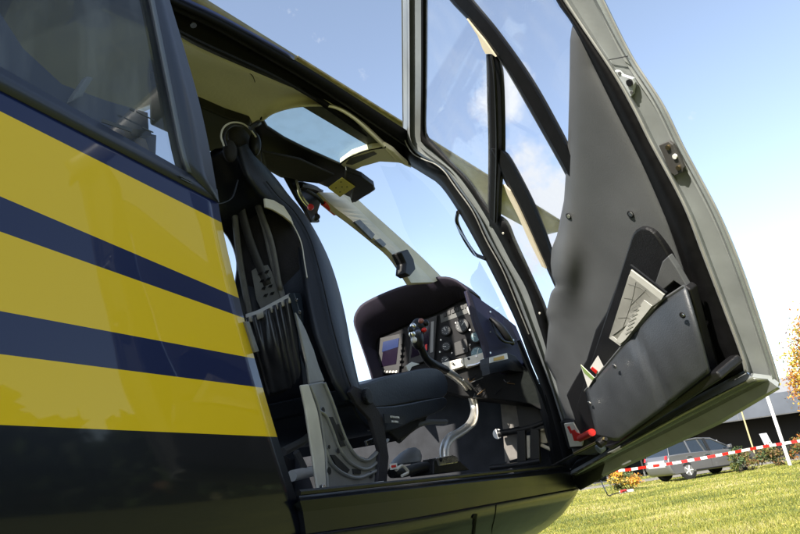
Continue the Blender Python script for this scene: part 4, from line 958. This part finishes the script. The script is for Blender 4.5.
me = bpy.data.meshes.new('grass_blades'); me.from_pydata(V.reshape(-1, 3).tolist(), [], np.arange(len(gx) * 3).reshape(-1, 3).tolist())
GB = [mat('blade_green', (.16, .18, .022), .6), mat('blade_yellow', (.32, .30, .05), .6), mat('blade_dark', (.085, .105, .018), .6), mat('blade_straw', (.42, .36, .17), .7)]
for m_ in GB: me.materials.append(m_)
_pn = np.sin(gx * 1.1 + 2 * np.sin(gy * .9)) + np.sin(gy * 1.7 - gx * .4 + 1.3 * np.sin(gx * .6)) + .8 * np.sin(gx * 3.1 + gy * 2.3)
_r = RNG.random(len(gx)) + .16 * _pn
me.polygons.foreach_set('material_index', np.where(_r < .18, 2, np.where(_r < .55, 0, np.where(_r < .98, 1, 3))).tolist())
g_o = bpy.data.objects.new('grass_blades', me); COL.objects.link(g_o); g_o['kind'] = 'stuff'; g_o['label'] = 'short yellow green grass of the field'

# fallen leaves in the grass
lx_, ly_ = frustum_pts(420, 7.5, 30.); me = bpy.data.meshes.new('fallen_leaves'); V = []
for a, c in zip(lx_, ly_):
    an_ = random.random() * 6.28; r0_ = random.uniform(.02, .045); z_ = gz(a, c) + random.uniform(.03, .06)
    V += [(a + math.cos(an_ + k * math.pi / 2) * r0_ * (1 if k % 2 else .6), c + math.sin(an_ + k * math.pi / 2) * r0_ * (1 if k % 2 else .6), z_ + random.uniform(-.01, .012)) for k in range(4)]
me.from_pydata(V, [], [[4 * i + k for k in range(4)] for i in range(len(lx_))])
for m_ in (mat('leaf_tan', (.34, .22, .07), .7), mat('leaf_yellow_fallen', (.50, .38, .08), .7)): me.materials.append(m_)
me.polygons.foreach_set('material_index', [random.randint(0, 1) for _ in lx_])
fl = bpy.data.objects.new('fallen_leaves', me); COL.objects.link(fl); fl['kind'] = 'stuff'; fl['label'] = 'scattered fallen leaves in the grass'

# paved road behind the field
ASPH = mat('asphalt', (.09, .085, .085), .85, noise=.3, scale=3)
rd = at(700, 474, z=0)
HX = Vector((M @ Vector((1, 0, 0))).to_tuple()); hv = Vector((HX.x, HX.y, 0)).normalized()     # horizontal direction across the view
fv = Vector((-hv.y, hv.x, 0));
if fv.x < 0: fv = -fv
q0 = at(645, 481, z=0); q0.z = 0
struct(mesh('road', [q0 + hv * a + fv * c + Vector((0, 0, .045)) for a, c in ((-30, -1.0), (40, -1.0), (40, 9), (-30, 9))], [[0, 1, 2, 3]], ASPH))
for o_ in (-1.0,): struct(prism('road_kerb', [q0 + hv * a + fv * (o_ - c) + Vector((0, 0, .0)) for a, c in ((-30, 0), (40, 0), (40, .15), (-30, .15))], (0, 0, .11), mat('concrete', (.20, .19, .18), .8, noise=.15)))

# ---------- parked estate car
def car(origin, fwd_, label):
    c = thing('parked_car', origin, label, 'car')
    fwd_ = fwd_.normalized(); lf = Vector((-fwd_.y, fwd_.x, 0)); o3 = Vector(origin)
    def W(x, y, z): return o3 + fwd_ * x + lf * y + Vector((0, 0, z))
    body = mat('grey_car_paint', (.14, .14, .142), .3, .3, 1, .03); gl_ = mat('car_glass', (.015, .02, .025), .05, 0, 1, .01); dark = mat('car_trim', (.015, .015, .015), .6)
    prof_ = [(-2.15, .32), (-2.22, .55), (-2.20, .85), (-2.12, 1.02), (-1.2, 1.04), (0, 1.0), (.95, .98), (1.55, .90), (2.0, .78), (2.18, .62), (2.2, .36), (2.1, .25), (-2.05, .22)]
    rows = []
    for s, k in ((-1, .90), (-.97, .97), (-.8, 1.0), (.8, 1.0), (.97, .97), (1, .90)):
        rows.append([W(x * (1 if abs(s) < .98 else .985), s * .88 * (1 if z < .8 else .97), .6 + (z - .6) * k) for x, z in prof_])
    body_o = loft('body', rows, body, c, closed=True)
    for r_ in (rows[0], rows[-1]): mesh('body_side', r_, [list(range(len(r_)))], body, c)
    cab = [(-2.08, 1.0), (-1.95, 1.38), (-1.6, 1.52), (-.4, 1.58), (.3, 1.50), (1.15, .98)]
    loft('roof', [[W(x, s * (.80 - (z - .98) * .28), z) for x, z in cab] for s in (-1, -.5, .5, 1)], gl_, c)
    for s in (-1, 1):
        mesh('cabin_side', [W(x, s * (.80 - (z - .98) * .28), z) for x, z in cab], [list(range(6))], gl_, c)
        loft('roof_rail', [[W(x, s * (.81 - (z - .98) * .27), z + .02) for x, z in cab], [W(x, s * (.81 - (z - .98) * .27), z - .05) for x, z in cab]], body, c, thick=.03, offset=0)
        for xx in (-1.0, -.05, .0): prism('pillar', [W(xx - .04, s * .815, 1.0), W(xx + .04, s * .815, 1.0), W(xx + .02, s * .66, 1.54), W(xx - .06, s * .66, 1.54)], lf * s * .012, dark if xx != -1.0 else body, c)
        for xx in (-1.35, 1.33):
            dw = disc('wheel', W(xx, s * .86 - s * .20, .33), lf * s, .33, .21, mat('tyre_rubber', (.015, .015, .015), .8), c, 28, .03)
            disc('rim', W(xx, s * .875, .33), lf * s, .21, .012, CAST, dw, 24)
            for k in range(5):
                a = k * 2 * math.pi / 5; q = W(xx, s * .89, .33); dr = fwd_ * math.cos(a) + Vector((0, 0, math.sin(a)))
                tube('spoke', [q + dr * .03, q + dr * .2], .022, WHT, dw, 6)
            disc('wheel_arch', W(xx, s * .84, .35), lf * s, .40, .012, dark, c, 28)
        prism('mirror', [W(.85, s * .9, 1.0), W(1.0, s * .9, 1.0), W(1.0, s * .9, 1.14), W(.85, s * .9, 1.12)], lf * s * .14, body, c, .02)
        prism('tail_light', [W(-2.225, s * .82, .86), W(-2.225, s * .68, .87), W(-2.20, s * .70, 1.0), W(-2.17, s * .80, 1.02)], fwd_ * -.02, mat('tail_lamp', (.5, .02, .02), .2), c)
        prism('headlight', [W(2.02, s * .84, .66), W(2.17, s * .56, .64), W(2.12, s * .58, .78), W(1.90, s * .84, .82)], fwd_ * .05 + lf * s * .02, WHT, c, .01)
        tube('sill_strip', [W(-1.0, s * .89, .3), W(.95, s * .89, .3)], .03, dark, c, 6)
        tube('door_handle', [W(-.35, s * .895, .86), W(-.15, s * .895, .86)], .015, CHR, c, 6); tube('door_handle', [W(-1.25, s * .895, .88), W(-1.05, s * .895, .88)], .015, CHR, c, 6)
        tube('door_gap', [W(-.12, s * .885, .35), W(-.12, s * .868, .98)], .006, dark, c, 4)
    prism('tail_gate', [W(-2.23, -.6, .56), W(-2.23, .6, .56), W(-2.21, .6, .85), W(-2.21, -.6, .85)], fwd_ * -.012, mat('silver_tailgate', (.5, .5, .5), .3, .5), c, .01)
    prism('number_plate', [W(-2.245, -.26, .60), W(-2.245, .26, .60), W(-2.24, .26, .71), W(-2.24, -.26, .71)], fwd_ * -.01, WHT, c)
    prism('windscreen', [W(1.12, -.70, 1.0), W(1.12, .70, 1.0), W(.36, .56, 1.47), W(.36, -.56, 1.47)], (.01, 0, .012), gl_, c)
    return c
cc = at(703, 471.8, z=0); cc = CAM + (cc - CAM).normalized() * 31.0; cc.z = .0
car(cc + Vector((0, 0, .02)), hv * .97 + fv * .22, 'grey estate car parked on the road beyond the barrier tape')

# ---------- building with a deep canopy
bd = thing('canopy_building', cc + hv * 6 + fv * 14, 'long low building with pale grey canopy over a dark open front', 'building')
BO = cc + fv * 13; BO.z = 0
def B_(a, c, z): return BO + hv * a + fv * c + Vector((0, 0, z))
CONC = mat('canopy_cladding', (.12, .135, .16), .6, noise=.12, scale=.8)
prism('canopy', [B_(-14, 0, 2.55), B_(60, 0, 2.85), B_(60, 0, 4.25), B_(-14, 0, 3.95)], fv * 7, CONC, bd, .03)
prism('canopy_soffit_edge', [B_(-14, -.02, 2.50), B_(60, -.02, 2.80), B_(60, -.02, 2.86), B_(-14, -.02, 2.56)], fv * .1, BEZ, bd)
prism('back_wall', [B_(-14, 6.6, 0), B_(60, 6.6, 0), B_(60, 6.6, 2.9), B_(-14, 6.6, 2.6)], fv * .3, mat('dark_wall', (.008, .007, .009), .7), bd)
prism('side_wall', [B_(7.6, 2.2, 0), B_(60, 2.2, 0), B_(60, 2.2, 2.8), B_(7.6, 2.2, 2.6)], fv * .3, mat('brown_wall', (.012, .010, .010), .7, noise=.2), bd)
prism('upper_block', [B_(2, 4, 3.9), B_(60, 4, 4.0), B_(60, 4, 5.6), B_(2, 4, 5.3)], fv * 8, mat('white_render', (.26, .265, .28), .7, noise=.08, scale=.5), bd, .03)
for k, a in enumerate(np.arange(-12, 28, 2.6)):
    tube('column', [B_(a, 3.0, 0), B_(a, 3.0, 2.7)], .07, BEZ, bd, 8)
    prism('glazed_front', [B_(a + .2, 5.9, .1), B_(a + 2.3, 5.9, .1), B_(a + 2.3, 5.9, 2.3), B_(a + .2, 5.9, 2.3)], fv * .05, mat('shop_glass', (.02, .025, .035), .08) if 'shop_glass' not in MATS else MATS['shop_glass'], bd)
for k in range(22): tube('cladding_joint', [B_(-12 + k * 2.4, -.01, 2.6), B_(-12 + k * 2.4, -.01, 4.0)], .018, BEZ, bd, 4)
# leaning white boards under the canopy
for (P_, lab) in (([(759.5, 434), (766.5, 433), (773.5, 446), (766.5, 448)], 'white board leaning beneath the canopy next to the white pole'), ([(709, 441), (717, 440), (722, 451), (715, 452)], 'white board leaning beneath the canopy just above the car bonnet')):
    pl0 = BO - fv * 1.0
    tag(prism('leaning_board', [at(*p, pl=(pl0, fv)) for p in P_], fv * .06, mat('board_white', (.55, .57, .6), .5) if 'board_white' not in MATS else MATS['board_white'], None, .01), lab, 'board', 'boards leaning under the canopy')

# ---------- poles
def pole(bx, by, tx, ty, r_, m_, lab, D):
    base = CAM + (at(bx, by, z=0) - CAM).normalized() * D if False else None
    d = ray(bx, by); tt = D / Vector((d.x, d.y)).length; pb_ = CAM + d * tt
    d2 = ray(tx, ty); tt2 = D / Vector((d2.x, d2.y)).length; p2 = CAM + d2 * tt2
    axis = (p2 - Vector((pb_.x, pb_.y, pb_.z))); top_ = Vector((pb_.x, pb_.y, 0)) + Vector((axis.x, axis.y, axis.z + pb_.z)) 
    o_ = thing('pole', (pb_.x, pb_.y, 0), lab, 'pole', 'slender poles along the tape')
    tube('shaft', [Vector((pb_.x, pb_.y, 0)), pb_ + axis * 1.15], r_, m_, o_, 12)
    disc('cap', pb_ + axis * 1.15, (0, 0, 1), r_ * 1.25, .04, m_, o_, 12); disc('base_plate', (pb_.x, pb_.y, .0), (0, 0, 1), r_ * 2.2, .03, BEZ, o_, 12)
    return pb_, axis
pole(788, 459, 768, 399, .068, WHT, 'white pole standing in the grass in front of the canopy', 30)
pole(752, 446, 741, 410, .035, mat('pale_wood', (.42, .36, .18), .6), 'thin straw coloured stake left of the white pole', 32)
# ---------- barrier tape, strung in front
tp = thing('barrier_tape', at(728, 453, x=22), 'red and white striped barrier tape strung across the field', 'tape')
pts = cr([(560, 462, 21.5), (610, 470.5, 22), (648, 467, 22.4), (690, 460.5, 22.9), (728, 453.5, 23.3), (765, 446.5, 23.8), (800, 441, 24.2), (860, 431, 25)], 140)
A = []; B2 = []
for i, p in enumerate(pts):
    c = at(p[0], p[1], x=float(p[2])); hw = .042; tw = .35 * math.sin(i * .13)
    A.append(c + Vector((0, 0, hw)) + fv * tw * hw); B2.append(c - Vector((0, 0, hw)) - fv * tw * hw)
V = A + B2; nn = len(A); s_len = np.r_[0, np.cumsum([(A[i + 1] - A[i]).length for i in range(nn - 1)])]
me_o = mesh('tape_strip', V, [[i, i + 1, nn + i + 1, nn + i] for i in range(nn - 1)], [WHT, RED], tp, fix=False, mi=[int(s_len[i] / .23) % 2 for i in range(nn - 1)])
sdm = me_o.modifiers.new('solid', 'SOLIDIFY'); sdm.thickness = .002
for (a, b, xx) in ((560, 462, 21.5), (860, 431, 25)):
    c = at(a, b, x=xx); tube('stake', [Vector((c.x, c.y, 0)), c + Vector((0, 0, .1))], .02, BEZ, tp, 6)

# ---------- plants
def leaf_cluster(nm, C_, R_, n_, size, mats_, par, flat=1.0, seed=1, probs=None, shell=.35):
    rg = np.random.default_rng(seed); me = bpy.data.meshes.new(nm)
    # clumps
    k = max(5, n_ // 160); cl = rg.normal(0, 1, (k, 3)); cl /= np.linalg.norm(cl, axis=1)[:, None]; cl *= rg.uniform(shell, 1, (k, 1)) ** .6
    ci = rg.integers(0, k, n_); P_ = cl[ci] + rg.normal(0, .16, (n_, 3)); P_ = P_ * np.array(R_) + np.array(C_)
    a = rg.normal(0, 1, (n_, 3)); a /= np.linalg.norm(a, axis=1)[:, None]; b = np.cross(a, rg.normal(0, 1, (n_, 3))); b /= np.linalg.norm(b, axis=1)[:, None]
    s = rg.uniform(.6, 1.3, (n_, 1)) * size
    V_ = np.stack([P_ - a * s, P_ + b * s * .45, P_ + a * s, P_ - b * s * .45], 1).reshape(-1, 3)
    me.from_pydata(V_.tolist(), [], np.arange(n_ * 4).reshape(-1, 4).tolist())
    for m_ in mats_: me.materials.append(m_)
    idx = (ci * 7 + rg.integers(0, 2, n_)) % len(mats_) if probs is None else rg.choice(len(mats_), n_, p=probs)
    me.polygons.foreach_set('material_index', idx.tolist()); return link(nm, me, None, par)
LO = [mat('leaf_orange', (.48, .20, .025), .6), mat('leaf_gold', (.50, .34, .04), .6), mat('leaf_lime', (.28, .30, .05), .6), mat('leaf_rust', (.30, .11, .02), .6)]
LG = [mat('leaf_green', (.055, .085, .02), .6), mat('leaf_olive', (.12, .12, .03), .6), mat('leaf_dark', (.03, .05, .014), .6), mat('leaf_brown', (.16, .09, .03), .6)]
BARK = mat('bark', (.09, .07, .05), .9, noise=.4, scale=12)
def tree(px, D, hgt, rx, label, leaves, seed, n_=5200, trunk_h=.35, group=None, size=.12):
    d = ray(px, 450); tt = D / Vector((d.x, d.y)).length; p = CAM + d * tt; p.z = 0
    t_ = thing('tree', p, label, 'tree', group); rg = random.Random(seed)
    tube('trunk', [p, p + Vector((.1, .05, hgt * .3)), p + Vector((.0, .1, hgt * .62)), p + Vector((.1, .1, hgt * .9))], [.17 * hgt / 7, .12 * hgt / 7, .07 * hgt / 7, .02], BARK, t_, 10)
    for k in range(9):
        a = rg.uniform(0, 6.28); z0 = hgt * rg.uniform(trunk_h * .8, .75); L_ = rx * rg.uniform(.6, 1.0)
        q = p + Vector((0, 0, z0)); tube('limb', [q, q + Vector((math.cos(a) * L_ * .5, math.sin(a) * L_ * .5, L_ * .3)), q + Vector((math.cos(a) * L_, math.sin(a) * L_, L_ * .75))], [.05 * hgt / 7, .03, .01], BARK, t_, 6)
    leaf_cluster('crown', (p.x, p.y, hgt * (1 + trunk_h) / 2), (rx, rx, hgt * (1 - trunk_h) / 2 * 1.05), n_, size, leaves, t_, seed=seed)
    return t_
tree(862, 41, 6.9, 2.0, 'autumn tree with orange and gold leaves at the right edge', LO, 3, 12000, .16, size=.10)
tree(905, 60, 10, 4, 'green tree far off to the right beyond the building', LG, 5, 4000, .3)
tree(-260, 70, 12, 5, 'tall green tree behind the helicopter tail', LG, 8, 4000, .3)
def bush(px, py, D, R_, lab, mats_, seed, n_=1400, size=.06):
    d = ray(px, py); tt = D / Vector((d.x, d.y)).length; p = CAM + d * tt
    o_ = thing('bush', (p.x, p.y, 0), lab, 'bush', 'low bushes along the edge of the field')
    for k in range(5):
        a = k * 1.3 + seed; tube('stem', [(p.x, p.y, 0), (p.x + math.cos(a) * R_[0] * .5, p.y + math.sin(a) * R_[0] * .5, R_[2] * 1.2)], [.02, .006], BARK, o_, 5)
    leaf_cluster('foliage', (p.x, p.y, R_[2]), R_, n_, size, mats_, o_, seed=seed, shell=.1)
bush(626, 474, 26.5, (.75, .75, .40), 'orange and green bush at the roadside behind the car', [LO[0], LO[1], LG[1], LG[0]], 11, 1600)
bush(748, 458, 30, (1.1, .6, .50), 'brown green bush around the thin stake', [LG[1], LG[3], LG[0], LG[2]], 12)
bush(775, 456, 31.5, (1.0, .6, .50), 'brown green bush just left of the white pole', [LG[3], LG[1], LG[0], LG[2]], 13)
bush(803, 452, 31, (1.2, .6, .60), 'brown green bush right of the white pole', [LG[3], LG[0], LO[3], LG[1]], 14)
bush(738, 462, 28.5, (.5, .4, .42), 'low dark green bush by the front of the car', [LG[0], LG[2], LG[1]], 15, 800)

# unseen wood added right of the view, to darken what the glossy panel mirrors
def wood(pts_, seed):
    rg = np.random.default_rng(seed); n_ = 16000; me = bpy.data.meshes.new('reflection_wood'); P = []
    L_ = lin(pts_, 60)
    for k in range(n_):
        q = L_[rg.integers(0, 60)]; P.append((q[0] + rg.normal(0, 2.2), q[1] + rg.normal(0, 2.2), 0))
    P = np.array(P); top_ = 8.5 + 1.5 * np.sin(P[:, 0] * .35) + 1.0 * np.sin(P[:, 0] * 1.3 + P[:, 1]); P[:, 2] = rg.random(n_) ** .8 * top_
    a = rg.normal(0, 1, (n_, 3)); a /= np.linalg.norm(a, axis=1)[:, None]; b = np.cross(a, rg.normal(0, 1, (n_, 3))); b /= np.linalg.norm(b, axis=1)[:, None]
    V_ = np.stack([P - a * .8, P + b * .5, P + a * .8, P - b * .5], 1).reshape(-1, 3)
    me.from_pydata(V_.tolist(), [], np.arange(n_ * 4).reshape(-1, 4).tolist())
    for m_ in LG: me.materials.append(m_)
    me.polygons.foreach_set('material_index', rg.choice(4, n_, p=[.25, .02, .71, .02]).tolist())
    o_ = bpy.data.objects.new('reflection_wood', me); COL.objects.link(o_); o_['kind'] = 'stuff'; o_['label'] = 'unseen dark wood added for the panel to mirror'
wood([(48, -27), (30, -38), (5, -44), (-25, -40)], 4)

# small gear lying on the grass: a white tipped picket with its cord
pk_ = at(628, 492, z=0.03)
tg = thing('ground_picket', pk_, 'small white and red picket with dark cord lying on the grass', 'picket')
tube('picket', [at(620, 492.5, z=.05), at(633, 490.5, z=.05)], .05, WHT, tg, 8)
tube('tip', [at(621, 491.5, z=.09), at(626, 490.5, z=.09)], .04, RED, tg, 8)
tube('cord', [at(601, 481, z=.5), at(606, 492, z=.2), at(609, 496, z=.06), at(614, 494, z=.05), at(624, 492, z=.05)], .018, BLKM, tg, 6)

# ------------------------------------------------------------------ tidy the tree: thing > part > sub-part
def depth(o):
    k = 0
    while o.parent: o = o.parent; k += 1
    return k
bpy.context.view_layer.update()
for o in list(bpy.data.objects):
    while depth(o) > 2:
        gp = o.parent.parent
        o.parent = gp; o.matrix_parent_inverse = Matrix.Translation(-WL.get(gp.name, Vector((0, 0, 0))))
# names of the repeats take Blender's own suffixes; only top-level things carry a category
